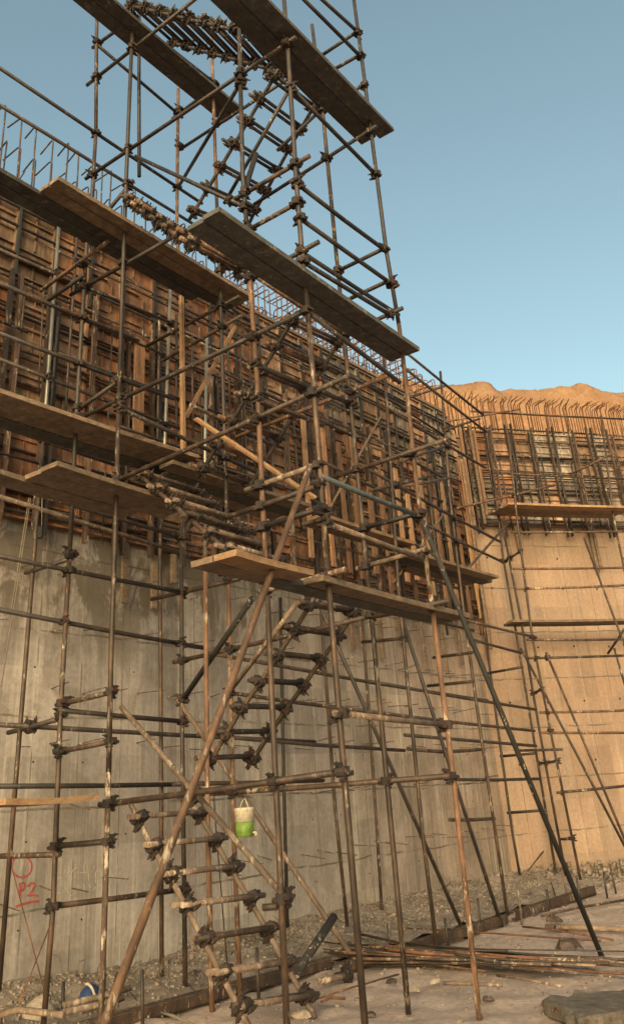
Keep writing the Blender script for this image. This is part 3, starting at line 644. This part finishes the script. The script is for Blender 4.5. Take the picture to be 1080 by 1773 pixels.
flight('lowest pipe stair flight rising from the ground to the first landing', [((240, 1420), (345, 1412)), ((262, 1468), (373, 1455)), ((297, 1517), (400, 1500)), ((325, 1572), (435, 1554)), ((355, 1632), (467, 1610)), ((385, 1692), (497, 1670)), ((415, 1748), (527, 1730))], -1.78, -.78, 'pale', 'pale', .16)
flight('second pipe stair flight, under the lower front plank deck', [((365, 1318), (438, 1315)), ((385, 1272), (465, 1270)), ((412, 1225), (492, 1228)), ((450, 1180), (525, 1187)), ((485, 1130), (558, 1140)), ((515, 1085), (592, 1100)), ((535, 1050), (612, 1062))], -1.78, -.45, 'dark', 'brown')
flight('third pipe stair flight seen from below left of the leaning pole top', [((248, 828), (340, 858)), ((272, 852), (368, 882)), ((302, 878), (398, 906)), ((332, 903), (425, 932)), ((365, 930), (455, 956)), ((395, 955), (478, 978))], -1.75, -.5, 'pale', 'brown')
flight('fourth pipe stair flight in the dark middle of the tower below the grey deck', lin((352, 812), (432, 842), (505, 556), (585, 594), 7), -1.75, -.25, 'rust', 'dark')
flight('fifth pipe stair flight, edge on, beside the upper left plank deck', lin((224, 350), (296, 398), (330, 425), (415, 472), 7), -1.7, -.4, 'rust', 'dark')
flight('sixth pipe stair flight outlined against the sky above the grey deck', [((336, 366), (425, 400)), ((362, 322), (438, 360)), ((386, 283), (458, 329)), ((410, 242), (476, 292)), ((433, 202), (497, 254)), ((455, 167), (519, 220)), ((474, 134), (542, 186))], -1.75, -.15, 'dark', 'dark')
flight('topmost pipe stair flight at the upper edge between the two high decks', [((228, 10), (300, 74)), ((252, 14), (323, 80)), ((278, 20), (346, 87)), ((303, 26), (369, 93)), ((328, 32), (392, 99)), ((354, 38), (416, 105)), ((380, 44), (440, 111)), ((406, 50), (466, 118)), ((430, 58), (490, 126))], -1.75, -.15, 'dark', 'dark')

# ------------------------------------------------------------------ plank decks
def deck(label, pts, d_, n_, th=.045):
    """pts: list of (front-left point, length vector end, plank width, n planks, depth direction sign, material)"""
    c = sum((p[0] for p in pts), Vector()) / len(pts)
    g = thing('plank_deck', label, 'deck', c)
    for a, b, wd, mat in pts:
        b = Vector((b.x, b.y, a.z * .5 + b.z * .5)); a = Vector((a.x, a.y, b.z))
        x = (b - a); L = x.length; x.normalize(); y = ZZ.cross(x).normalized()
        if y.dot(n_) > 0: y = -y                     # the plank lies behind the given front edge
        mb = MB(); nseg = 5
        prof = [(0.006, 0), (wd - .006, 0), (wd - .002, th), (0.002, th)]
        vs = []; sag = random.uniform(.004, .014); jj = [random.uniform(-.003, .003) for _ in range(4)]
        for i in range(nseg + 1):
            t = i / nseg
            for q, (yy, zz) in enumerate(prof):
                vs.append(a + x * (L * t) + y * (yy + jj[q] * math.sin(7 * t)) + ZZ * (zz - sag * 4 * t * (1 - t)))
        fs = [(i * 4 + j, i * 4 + (j + 1) % 4, i * 4 + 4 + (j + 1) % 4, i * 4 + 4 + j) for i in range(nseg) for j in range(4)]
        fs += [(0, 3, 2, 1), (nseg * 4, nseg * 4 + 1, nseg * 4 + 2, nseg * 4 + 3)]
        mb.add(vs, fs); mb.build('plank', M[mat], g)
    return g
def dk(label, fl, fr, v, n, wd, mat, z=None, stag=(0,), frame='T', rev=None):
    """front edge pixels fl -> fr on plane v; n planks behind one another"""
    f, d_, n_ = {'T': (T, dT, nT), 'A': (A, dA, nA), 'B': (B, dB, nB)}[frame]
    a, b = f(*fl, v), f(*fr, v); zz = (a.z + b.z) / 2 if z is None else z
    print('DECK', label[:40], 'z %.2f %.2f' % (a.z, b.z))
    a.z = b.z = zz
    if isinstance(wd, tuple):
        q = Z(wd[0], wd[1], zz); wd = max(.12, 1.2 * abs((q - a).dot(n_)) / n - .006); print('   width', round(wd, 3))
    out = []
    for k in range(n):
        s = stag[k % len(stag)]
        out.append((a - n_ * (wd + .006) * k + d_ * s, b - n_ * (wd + .006) * k + d_ * (s if rev is None else rev[k % len(rev)]) + ZZ * 0, wd, mat if not isinstance(mat, (list, tuple)) else mat[k % len(mat)]))
    deck(label, out, d_, n_)
dk('grey cement stained plank deck at the front of the tower halfway up the sky', (380, 364), (727, 607), .80, 2, (335, 396), 'oldplank', None, (0, .02, .01), rev=(0, .0, -.03))
dk('brown plank deck hanging at the top left against the formwork edge', (102, 302), (438, 522), -1.62, 4, (14, 330), ('plank', 'plank', 'oldplank', 'oldplank'), None, (0, 0, -2.1, -2.3), rev=(0, .02, 0, -.5))
dk('dark plank deck at the upper left crossing the sky', (206, -2), (420, 196), -1.62, 2, (137, 0), 'oldplank', None, (-1.0, -1.0), rev=(0, .03))
dk('dark plank deck at the upper middle crossing the sky beside the topmost flight', (472, -2), (684, 234), .78, 2, (380, 0), 'oldplank', None, (-1.2, -1.2), rev=(0, -.06))
dk('light edged plank deck low in the tower, left piece behind the leaning pole', (410, 962), (545, 996), .72, 2, (358, 984), ('plankend', 'plank', 'plank'), None, (0, .0, -.12))
dk('plank deck low in the tower spanning to its right hand post', (560, 1002), (815, 1072), .70, 2, (495, 1018), ('plank', 'oldplank', 'plank'), None, (0, -.3, -.4), rev=(0, .02, -.05))
dk('plank deck projecting to the left edge below the formwork', (100, 800), (335, 882), -1.55, 3, (30, 838), ('plank', 'plank', 'plank'), None, (0, .02, -.3))
dk('thin plank deck near eye level at the left edge', (20, 1393), (180, 1385), -1.65, 3, .24, ('plankend', 'plank', 'plank'), None, (-.05, 0, 0))
dk('short pale board on the low landing above the hanging water cooler', (385, 1372), (470, 1368), -1.9, 1, .2, 'plankend')
dk('long plank walkway along the formwork on the left', (-8, 664), (345, 803), 1.75, 3, .24, ('plank', 'plank', 'oldplank'), None, (0, .1, 0), frame='A')
dk('plank walkway along the formwork behind the middle of the tower', (300, 790), (540, 888), 1.75, 3, .24, ('plank', 'oldplank', 'plank'), None, (0, .2, 0), frame='A')
dk('plank walkway along the formwork between the two right tower posts', (560, 886), (722, 950), 1.7, 2, .24, ('plankend', 'plank'), None, (0, .1), frame='A')
dk('plank walkway ending in mid air left of the wall corner', (700, 945), (865, 1008), 1.65, 3, .24, ('plank', 'oldplank', 'plank'), None, (0, .2, 0), frame='A')
dk('plank walkway under the formwork on the right hand wall', (880, 872), (1100, 880), 1.25, 3, .25, ('plankend', 'plank', 'plank'), None, (0, -.05, -.1), frame='B')
dk('single thin plank on the scaffold halfway up the right hand wall', (888, 1078), (1100, 1073), .95, 2, .24, ('plank', 'oldplank'), None, (0, .05), frame='B')

# ------------------------------------------------------------------ scaffold along the long wall
sA = thing('wall_scaffold', 'thin tube scaffold standing along the foot of the long concrete wall', 'scaffold', wa(-6, 1.2, 0))
fa = Frame(sA)
def pa(nm, p, q, v, mat='brown', v2=None, r=RAD): return fa.pipe(nm, [A(p[0], p[1], v), A(q[0], q[1], v if v2 is None else v2)], mat, r, n=8)
def sta(pts, base, mat, v=None):
    b = Z(*base); vv = (b - OA).dot(nA) if v is None else v
    fa.pipe('standard', [A(x, y, vv) for x, y in pts] + [Vector((b.x, b.y, -.03)) if v is None else A(*base, vv)], mat, n=8)
sta([(103, 375), (80, 695)], (75, 760), 'silver', .75); sta([(75, 758), (60, 950), (30, 1320)], (-2, 1715), 'brown', .75)
sta([(295, 500), (286, 745)], (281, 860), 'silver', .68); sta([(281, 858), (277, 950), (279, 1350)], (280, 1707), 'brown')
sta([(358, 585), (355, 760)], (355, 965), 'silver', .9)
sta([(485, 1035), (491, 1340)], (498, 1632), 'dark', .3)
sta([(548, 960), (555, 1050), (580, 1400)], (603, 1622), 'brown')
sta([(620, 1000), (627, 1070), (650, 1400)], (662, 1597), 'brown', .36)
sta([(664, 615), (676, 800), (690, 1026), (732, 1450)], (756, 1642), 'brown')
sta([(762, 643), (770, 742), (778, 854), (800, 1040), (831, 1265)], (878, 1582), 'brown')
sta([(830, 1020), (856, 1220), (888, 1450)], (903, 1534), 'dark', .4)
sta([(735, 740), (748, 900), (765, 1040)], (775, 1100), 'brown', .8)
for p, q, v in (((362, 1131), (845, 1214), 1.2), ((640, 1180), (928, 1229), 1.5), ((392, 1199), (640, 1232), 1.0), ((560, 1222), (925, 1266), 1.4), ((342, 1272), (700, 1300), .9), ((700, 1273), (928, 1292), 1.4), ((705, 1297), (780, 1303), 1.9),
                ((770, 1350), (935, 1349), 1.2), ((640, 814), (865, 938), 1.9), ((728, 904), (869, 973), 1.9), ((806, 1074), (928, 1104), 1.6), ((815, 1107), (902, 1131), 1.5), ((606, 648), (775, 758), .5), ((660, 700), (840, 810), 1.9),
                ((650, 760), (790, 840), 1.5), ((704, 611), (836, 718), 1.92), ((694, 632), (842, 748), 1.92), ((560, 800), (700, 870), 1.5), ((600, 950), (800, 1022), 1.2), ((470, 985), (640, 1035), 1.1), ((560, 1030), (820, 1092), 1.0), ((430, 560), (700, 700), .6), ((380, 640), (620, 760), .8), ((-5, 620), (320, 745), .75), ((-5, 735), (200, 805), .75), ((300, 1358), (560, 1352), .9), ((-5, 430), (300, 560), .75)):
    pa('ledger', p, q, v, random.choice(('brown', 'dark', 'brown')))
for p, v1, q, v2 in (((627, 1112), .5, (700, 1105), 2.4), ((750, 1139), .9, (818, 1130), 2.1), ((740, 1188), .9, (820, 1180), 2.0), ((775, 1302), 1.9, (838, 1298), 1.0), ((778, 1420), 2.0, (856, 1418), 1.0), ((690, 800), 2.4, (780, 770), .9), ((770, 745), 1.9, (830, 725), .5), ((700, 842), 2.4, (776, 828), 1.9), ((640, 850), 2.3, (780, 815), .8), ((700, 690), 2.2, (770, 668), .5)):
    pa('transom', p, q, v1, 'brown', v2)
pa('brace', (550, 1042), (818, 1650), 2.2, 'dark'); pa('brace', (696, 1072), (872, 1615), 2.3, 'dark'); pa('brace', (660, 720), (560, 900), 1.4, 'plank', None, .02); pa('brace', (880, 905), (805, 990), 1.3, 'brown'); pa('brace', (775, 880), (680, 1010), 1.2, 'plank', None, .02)
fa.couple(0.09, .95)

# ------------------------------------------------------------------ scaffold on the right hand wall
sB = thing('wall_scaffold', 'light tube scaffold with raking struts against the right hand wall', 'scaffold', wb(2.5, .8, 0))
fb = Frame(sB)
def pb(nm, pts, v, mat='brown', v2=None):
    P = [B(*p, v if (v2 is None or i == 0) else v2) for i, p in enumerate(pts)]
    return fb.pipe(nm, P, mat, RAD, n=8)
for pts, v in (([(845, 745), (870, 960), (893, 1095), (921, 1262), (966, 1535)], .55), ([(868, 900), (901, 1071), (933, 1262), (980, 1520)], .8), ([(880, 760), (895, 900), (921, 1103), (952, 1262), (1008, 1540)], 1.25), ([(1040, 720), (1064, 908), (1090, 1030)], 1.0), ([(1063, 1122), (1090, 1215)], 1.0)):
    pb('standard', pts, v, 'brown')
for p, q, v in (((888, 985), (1095, 983), 1.25), ((894, 1020), (1095, 1013), 1.25), ((912, 1108), (1095, 1107), 1.25), ((914, 1140), (1095, 1135), 1.25), ((934, 1234), (1095, 1230), 1.25), ((938, 1269), (1095, 1269), 1.25), ((964, 1373), (1095, 1360), 1.25), ((815, 712), (1095, 726), .5), ((770, 730), (900, 708), .6), ((885, 922), (1095, 920), 1.1), ((790, 880), (960, 840), 1.2), ((880, 820), (1095, 830), .6)):
    pb('ledger', [p, q], v, random.choice(('brown', 'rust')))
for p, q in (((873, 972), (900, 955)), ((919, 1202), (936, 1195)), ((938, 1322), (966, 1318)), ((968, 1454), (990, 1452)), ((1052, 1132), (1082, 1088)), ((900, 1300), (975, 1298)), ((866, 1310), (925, 1305)), ((878, 1408), (945, 1403)), ((843, 1166), (905, 1155))):
    pb('transom', [p, q], .55, 'dark', 1.2)
for p, q in (((1011, 932), (1095, 1155)), ((901, 1122), (1095, 1492)), ((945, 1130), (1095, 1487)), ((990, 820), (1060, 785))):
    pb('brace', [p, q], 1.3, 'brown', 1.9)
fb.couple(0.09, .9)

# ------------------------------------------------------------------ things on the ground
rub = MB(); rnd = random.Random(5)
def rock(c, s):
    vs = []
    for x in (-1, 1):
        for y in (-1, 1):
            for z in (-1, 1): vs.append(c + Vector((x * rnd.uniform(.5, 1.1), y * rnd.uniform(.5, 1.1), z * rnd.uniform(.4, .9))) * s)
    rub.add(vs, [(0, 1, 3, 2), (4, 6, 7, 5), (0, 4, 5, 1), (2, 3, 7, 6), (0, 2, 6, 4), (1, 5, 7, 3)])
def mound(u, v):
    q = Vector((u, v, 3)); return max(0, (1 - v / 1.75)) * (.14 + .12 * noise.noise(q * .9)) + .05 * noise.noise(q * 3) + .02
us = [-15 + .14 * i for i in range(110)]; vsx = [.0 + .14 * j for j in range(14)]
rub.add([wa(u, v, mound(u, v)) for u in us for v in vsx], [(i * 14 + j, i * 14 + j + 1, (i + 1) * 14 + j + 1, (i + 1) * 14 + j) for i in range(109) for j in range(13)])
for k in range(9000):
    u = rnd.uniform(-13, .2); v = abs(rnd.gauss(0, .8)); s = rnd.choice((.004, .005, .006, .008, .01, .013, .018)) * rnd.uniform(.7, 1.2) * (2.4 if rnd.random() < .012 else 1)
    if v > 2.0: continue
    rock(wa(u, v, mound(u, v) + s * .3), s)
for k in range(1600):
    u = rnd.uniform(.0, 6); v = abs(rnd.gauss(0, .9)); s = rnd.choice((.012, .018, .025, .04)); rock(wb(u, v, max(0, .25 - .2 * v) * rnd.random() + s * .2), s)
for k in range(3000):
    x, y = rnd.uniform(-3, 7), rnd.uniform(6, 17); s = rnd.choice((.005, .006, .008, .010, .014, .02)); rock(Vector((x, y, gh(x, y) + s * .2)), s)
tag(rub.build('rubble', M['rubble']), 'grey rubble and broken concrete banked along the foot of the walls', 'rubble', None, 'stuff')
# wire and shavings tangle: scrap tie wire
wire = MB()
for k in range(420):
    u = rnd.uniform(-10.5, 1.5); v = rnd.uniform(.1, 1.9); p = wa(u, v, mound(u, v) + .02); d = Vector((rnd.gauss(0, 1), rnd.gauss(0, 1), rnd.gauss(0, .35))).normalized() * rnd.uniform(.08, .3)
    wire.tube([p, p + d * .5 + Vector((0, 0, rnd.uniform(0, .08))), p + d + Vector((rnd.gauss(0, .04), rnd.gauss(0, .04), 0))], rnd.choice((.002, .003, .004)), 4)
tag(wire.build('scrap_wire', M['brown']), 'loose scrap wire and offcuts scattered over the rubble', 'scrap', None, 'stuff')
# steel channel on edge with stakes
pts = [Z(*p) for p in ((150, 1796), (300, 1752), (500, 1697))] + [Z(*p) for p in ((700, 1646), (870, 1602), (985, 1556))]
segs = [(Z(140, 1800), Z(575, 1678), 'rusty steel channel lying on edge along the rubble at the lower left'), (Z(590, 1690), Z(880, 1600), 'rusty steel channel lying on edge beside the bundle of bars'), (Z(893, 1594), Z(1030, 1548), 'short rusty steel channel near the wall corner')]
for a, b, lab in segs:
    a.z = b.z = 0; d = (b - a).normalized(); n_ = Vector((d.y, -d.x, 0)); g = thing('steel_channel', lab, 'channel', a, 'steel channels along the rubble'); h = .10
    for nm, cc, hy, hz in (('web', .05, .006, h / 2), ('flange', .006, .04, .006), ('flange', .098, .04, .006)):
        mb = MB(); mb.box((a + b) / 2 + ZZ * cc - (n_ * .04 if nm == 'flange' else Vector()), (b - a) / 2, n_ * hy, ZZ * (hz - (.012 if nm == 'web' else 0))); mb.build(nm, M['brown'], g)
stk = [((108, 1773), 1701), ((247, 1779), 1680), ((178, 1752), 1688), ((448, 1731), 1641), ((677, 1651), 1600), ((832, 1612), 1556), ((776, 1640), 1590), ((903, 1598), 1530), ((983, 1560), 1515), ((950, 1575), 1540), ((1050, 1550), 1510), ((1066, 1545), 1497), ((1005, 1566), 1520)]
slabs = ['leftmost steel stake at the lower left edge', 'steel stake beside the blue helmet, right of the leaning pole', 'dark steel stake at the foot of the leaning pole', 'steel stake behind the lowest stair treads', 'steel stake left of the bundle of bars', 'dark steel stake in front of the rubble left of the corner', 'short stake behind the long brace foot', 'pale stake standing in front of the wall corner', 'pale thin stake before the leaning form panel', 'stake at the left edge of the leaning form panel', 'stake on the rubble at the right edge, shorter of two', 'stake on the rubble at the right edge, taller of two', 'stake right of the leaning form panel']
for k, ((x, y), yt) in enumerate(stk):
    b = Z(x, y); b.z = 0; n_ = Vector((ray(x, y).x, ray(x, y).y, 0)).normalized(); t = hitp(x, yt, b, n_)
    tag(smooth_tube('stake', [b - ZZ * .05, Vector((b.x + random.uniform(-.02, .02), b.y, t.z))], .016, M[('dark', 'pale')[k in (7, 8)]], None, 8), slabs[k], 'stake', 'stakes along the channels')
# bundle of long bars
bun = thing('bar_bundle', 'heap of long rusty steel bars lying across the ground at the right', 'bars', Z(850, 1670))
for k in range(64):
    x0 = rnd.uniform(560, 720); y0 = 1655 + (x0 - 560) * .02 + rnd.gauss(0, 9); x1 = rnd.uniform(830, 1120); y1 = 1676 + rnd.gauss(0, 10)
    a, b = Z(x0, y0, .03), Z(x1, y1, .03); a.z = rnd.uniform(.02, .14); b.z = rnd.uniform(.02, .12); m = a.lerp(b, .5) + Vector((rnd.gauss(0, .04), rnd.gauss(0, .05), -.01))
    smooth_tube('bar', [a, a.lerp(m, .5) + Vector((0, rnd.gauss(0, .02), 0)), m, b], rnd.choice((.006, .008, .010, .012, .016)), M[rnd.choice(('rebar', 'brown', 'dark', 'brown', 'pale', 'dark', 'mottled'))], bun, 6)
for k, (p, q, r, mt, lab) in enumerate((((668 + 0, 1608), (1040, 1632), .010, 'rebar', 'bent thin bar lying alone below the black prop'), ((905, 1607), (1062, 1630), .012, 'rebar', 'crooked bar with a lump on it left of the black prop'), ((768, 1706), (870, 1709), .016, 'pale', 'straight bar lying on bare ground right of the tower foot'),
         ((860, 1692), (975, 1712), .012, 'pale', 'pale thin bar lying at the lower right'), ((548, 1733), (690, 1690), .008, 'rebar', 'thin wire rod lying on the sand beside the tower foot'), ((938, 1588), (1085, 1560), .018, 'brown', 'bar lying on the rubble at the far right'), ((945, 1608), (1085, 1612), .03, 'plank', 'low dusty beam half buried at the right edge'), ((556, 1738), (598, 1732), .011, 'rebar', 'short hooked bar on the sand near the stair foot'))):
    a, b = Z(*p, .02), Z(*q, .02); a.z = b.z = .03; tag(smooth_tube('loose_bar', [a, a.lerp(b, .4) + Vector((rnd.gauss(0, .03), rnd.gauss(0, .05), .01)), b], r, M[mt], None, 6), lab, 'bar', 'loose bars on the ground')
# offcut pipe with clamp on the sand
g = thing('pipe_offcut', 'short cement splashed pipe offcut lying beside the stair foot', 'pipe', Z(575, 1693)); a, b = Z(552, 1701, .03), Z(600, 1690, .03)
smooth_tube('pipe', [a, b], .03, M['pale'], g, 12); coupler(b, b - a, ZZ, g, 1.1)
# two long pipes at the left by the helmet
for p, q, lab in (((0, 1768), (112, 1762), 'bent pipe lying on the rubble at the lower left corner'), ((110, 1746), (228, 1713), 'upper of two parallel pipes lying beside the blue helmet'), ((105, 1760), (215, 1730), 'lower of two parallel pipes lying beside the blue helmet')):
    a, b = Z(*p, .12), Z(*q, .16); a.z = .14; b.z = .17
    tag(smooth_tube('loose_pipe', [a, a.lerp(b, .5) - ZZ * .01, b] if p[0] else [a - ZZ * .1, a + ZZ * .02, a.lerp(b, .3) + ZZ * .05, b], .026, M['pale'], None, 9), lab, 'pipe', 'loose pipes at the lower left')
# blue helmet on the rubble
hc = A(157, 1722, .75); g = thing('safety_helmet', 'blue safety helmet with a white strap lying on the rubble at the lower left', 'helmet', hc)
def dome(c, rx, ry, rz, nu=16, nv=8):
    mb = MB(); vs = []
    for j in range(nv + 1):
        e = R(90) * j / nv
        for i in range(nu): a_ = 2 * math.pi * i / nu; vs.append(c + Vector((rx * math.cos(e) * math.cos(a_), ry * math.cos(e) * math.sin(a_), rz * math.sin(e))))
    mb.add(vs, [(j * nu + i, j * nu + (i + 1) % nu, (j + 1) * nu + (i + 1) % nu, (j + 1) * nu + i) for j in range(nv) for i in range(nu)] + [tuple(range(nu - 1, -1, -1))]); return mb
dome(hc - ZZ * .09, .125, .145, .17).build('shell', M['bluep'], g, True)
mb = MB(); vs = []
for i in range(20):
    a_ = 2 * math.pi * i / 20
    for rr, z in ((.12, -.095), (.165 + .02 * math.cos(a_), -.105), (.165 + .02 * math.cos(a_), -.095), (.12, -.083)): vs.append(hc + Vector((rr * math.cos(a_), rr * 1.1 * math.sin(a_), z)))
mb.add(vs, [(i * 4 + j, ((i + 1) % 20) * 4 + j, ((i + 1) % 20) * 4 + (j + 1) % 4, i * 4 + (j + 1) % 4) for i in range(20) for j in range(4)]); mb.build('brim', M['bluep'], g)
mb = MB(); mb.tube([hc + Vector((.135 * math.cos(t) * .8 - .03, -.12 * math.cos(t) * .6 - .04, .172 * math.sin(t) - .085)) for t in [R(30 + 8 * i) for i in range(9)]], .012, 6); mb.build('strap', M['white'], g)
# sack beside it
sc = A(70, 1745, 1.0); mb = dome(Vector(sc) - ZZ * .12, .17, .13, .2); mb.v = [tuple(Vector(p) + Vector((1, 1, 1)) * .03 * noise.noise(Vector(p) * 9)) for p in mb.v]
tag(mb.build('sack', M['sack'], None, True), 'dusty slumped cement sack at the wall foot left of the helmet', 'sack')
# thin crossed rods on the wall foot at the left
for p, q, lab in (((19, 1497), (78, 1722), 'thin rod leaning against the wall across the red circle, first of a crossed pair'), ((92, 1590), (32, 1742), 'thin rod leaning the other way across the first, lower left')):
    tag(smooth_tube('leaning_rod', [A(*p, .06), A(*q, .7)], .0065, M['rebar'], None, 6), lab, 'rod', 'crossed rods at the left')
# leaning form panel by the corner
a, b, c_, d_ = Z(968, 1568), Z(1030, 1545), B(1018, 1513, .25), B(950, 1517, .35); g = thing('spare_form_panel', 'spare whitish form panel leaning against the rubble by the wall corner', 'panel', (a + b) / 2)
nn = (b - a).cross(d_ - a).normalized(); mb = MB(); vs = [a, b, c_, d_]; mb.add(vs + [p + nn * .03 for p in vs], [(0, 3, 2, 1), (4, 5, 6, 7), (0, 1, 5, 4), (1, 2, 6, 5), (2, 3, 7, 6), (3, 0, 4, 7)]); mb.build('sheet', M['sack'], g)
for t in (0, .33, .66, 1):
    p, q = a.lerp(d_, t), b.lerp(c_, t); smooth_tube('rib', [p - nn * .02, q - nn * .02], .022, M['brown'], g, 6)
for p, q in ((a, d_), (b, c_)): smooth_tube('edge_frame', [p - nn * .02, q - nn * .02], .024, M['brown'], g, 6)
tag(smooth_tube('leaning_rod', [Z(880, 1552), B(940, 1475, .1)], .014, M['pale'], None, 6), 'pale rod leaning against the right hand wall beside the corner', 'rod')
# lumps of concrete on the sand
def lump(x, y, s, lab, mat='rubble'):
    c0 = Z(x, y, .03); mb = dome(c0 - ZZ * .03, s, s * .7, s * .7, 10, 5); mb.v = [tuple(Vector(p) + Vector((noise.noise(Vector(p) * 11), noise.noise(Vector(p) * 11 + Vector((5, 5, 5))), noise.noise(Vector(p) * 9))) * s * .5) for p in mb.v]
    tag(mb.build('concrete_lump', M[mat]), lab, 'lump', 'lumps on the sand')
for a_ in ((970, 1607, .09, 'dark lump of concrete stuck on the crooked bar, upper one', 'brown'), (985, 1637, .12, 'square dark lump of concrete lying left of the black prop', 'brown'), (958, 1592, .1, 'brown lump of concrete by the channel end', 'brown'), (677, 1697, .05, 'small dark chip standing on the sand between the tower posts', 'brown'), (715, 1708, .06, 'flat grey lump at the foot of the tower post', 'rubble'), (752, 1696, .05, 'small pale lump right of the tower post', 'sack'), (845, 1727, .05, 'small lump beside the right tower post foot', 'brown'), (640, 1752, .05, 'small dark lump beside the front tower post', 'brown'), (520, 1755, .09, 'pinkish lump of cement on the pipe end at the stair foot', 'sack'), (340, 1692, .12, 'heap of dark clamps on the rubble behind the stair', 'clamp')): lump(*a_)
# slab of broken concrete at the lower right
P = [Z(945, 1752), Z(1005, 1785), Z(1110, 1768), Z(1090, 1728), Z(1000, 1733)]; mb = MB(); n5 = []
for i in range(5):
    a, b = P[i], P[(i + 1) % 5]
    for k in range(6): q = a.lerp(b, k / 6); n5.append(q + Vector((rnd.gauss(0, .015), rnd.gauss(0, .015), 0)))
K5 = len(n5); mb.add([Vector((p.x, p.y, -.02)) for p in n5] + [Vector((p.x, p.y, .065 + rnd.gauss(0, .014))) for p in n5], [tuple(range(K5, 2 * K5))] + [(i, (i + 1) % K5, K5 + (i + 1) % K5, K5 + i) for i in range(K5)])
g = thing('broken_slab', 'grey broken slab with rod ends lying at the lower right corner', 'slab', P[0]); mb.build('slab', M['slab'], g)
for k in range(9):
    q = P[0].lerp(P[1], k / 8) if k < 4 else P[1].lerp(P[2], (k - 3) / 6); smooth_tube('rod_end', [Vector((q.x, q.y + .05, .05)), Vector((q.x + rnd.gauss(0, .02), q.y - .03, .04))], .008, M['rebar'], g, 5)
# ropes hanging at the left
for p, q, v, lab in (((50, 862), (8, 1130), 1.0, 'pair of thin ropes hanging from the ledger at the left edge'),):
    g = thing('rope', lab, 'rope', A(*p, v))
    for s in (0, 1): smooth_tube('strand', [A(p[0] + 3 * s, p[1], v), A((p[0] + q[0]) / 2 + 4 * s, (p[1] + q[1]) / 2, v + .02), A(q[0] - 6 * s, q[1] + 60 * s, v)], .005, M['rope'], g, 5)
g = thing('plumb_weight', 'small dark weight hanging on a cord below the left deck', 'weight', A(70, 920, 1.1)); smooth_tube('cord', [A(73, 858, 1.1), A(72, 918, 1.1)], .005, M['rope'], g, 5)
mb = MB(); p = A(70, 922, 1.1); mb.tube([p + ZZ * .06, p + ZZ * .02, p - ZZ * .06], .03, 8); mb.build('bob', M['black'], g)
tag(smooth_tube('hanging_cable', [T(369, 1370, -1.7), T(375, 1450, -1.72), T(384, 1560, -1.7), T(393, 1672, -1.72)], .006, M['black'], None, 5), 'thin black cable hanging between the stair and the water cooler', 'cable')
tag(smooth_tube('hose', [Z(270, 1752, .03), Z(300, 1760, .03), Z(335, 1775, .03), Z(360, 1795, .03)], .012, M['rope'], None, 6), 'thin yellowish hose end lying by the channel at the lower left', 'hose')

# ------------------------------------------------------------------ water cooler
cc = T(423.5, 1424, -1.55); g = thing('water_cooler', 'round water cooler with cream top and lime green body hanging under the low landing', 'cooler', cc - ZZ * .17)
sc = 16.5 / FPX * (cc - EYE).dot(FW)
hh = (T(423, 1398, -1.55) - T(423, 1449, -1.55)).length
def lathe(prof, mat, nm, n=24):
    mb = MB(); vs = []
    for r_, z in prof:
        for i in range(n): a_ = 2 * math.pi * i / n; vs.append(cc + Vector((r_ * math.cos(a_), r_ * math.sin(a_), z)))
    mb.add(vs, [(j * n + i, j * n + (i + 1) % n, (j + 1) * n + (i + 1) % n, (j + 1) * n + i) for j in range(len(prof) - 1) for i in range(n)] + [tuple(range(n - 1, -1, -1)), tuple(range((len(prof) - 1) * n, len(prof) * n))])
    return mb.build(nm, mat, g, True)
h2 = hh / 2
lathe([(sc * .82, -h2), (sc * .93, -h2 + .01), (sc * .96, -h2 * .5), (sc, 0.0)], M['green'], 'body')
lathe([(sc * 1.02, .002), (sc * 1.02, h2 * .75), (sc * 1.05, h2 * .78), (sc * 1.05, h2 * .95), (sc * .95, h2)], M['white'], 'lid')
mb = MB(); mb.tube([cc + Vector((sc * .9, -sc * .3, -h2 * .75)), cc + Vector((sc * 1.25, -sc * .45, -h2 * .75))], .009, 8); mb.tube([cc + Vector((sc * 1.2, -sc * .43, -h2 * .72)), cc + Vector((sc * 1.2, -sc * .43, -h2 * .95))], .011, 8); mb.build('tap', M['white'], g)
smooth_tube('strap', [cc + Vector((-sc * .5, 0, h2 * .9)), cc + Vector((-sc * .1, 0, h2 + .07)), cc + Vector((sc * .1, 0, h2 + .08)), cc + Vector((sc * .5, 0, h2 * .9))], .006, M['white'], g, 6)
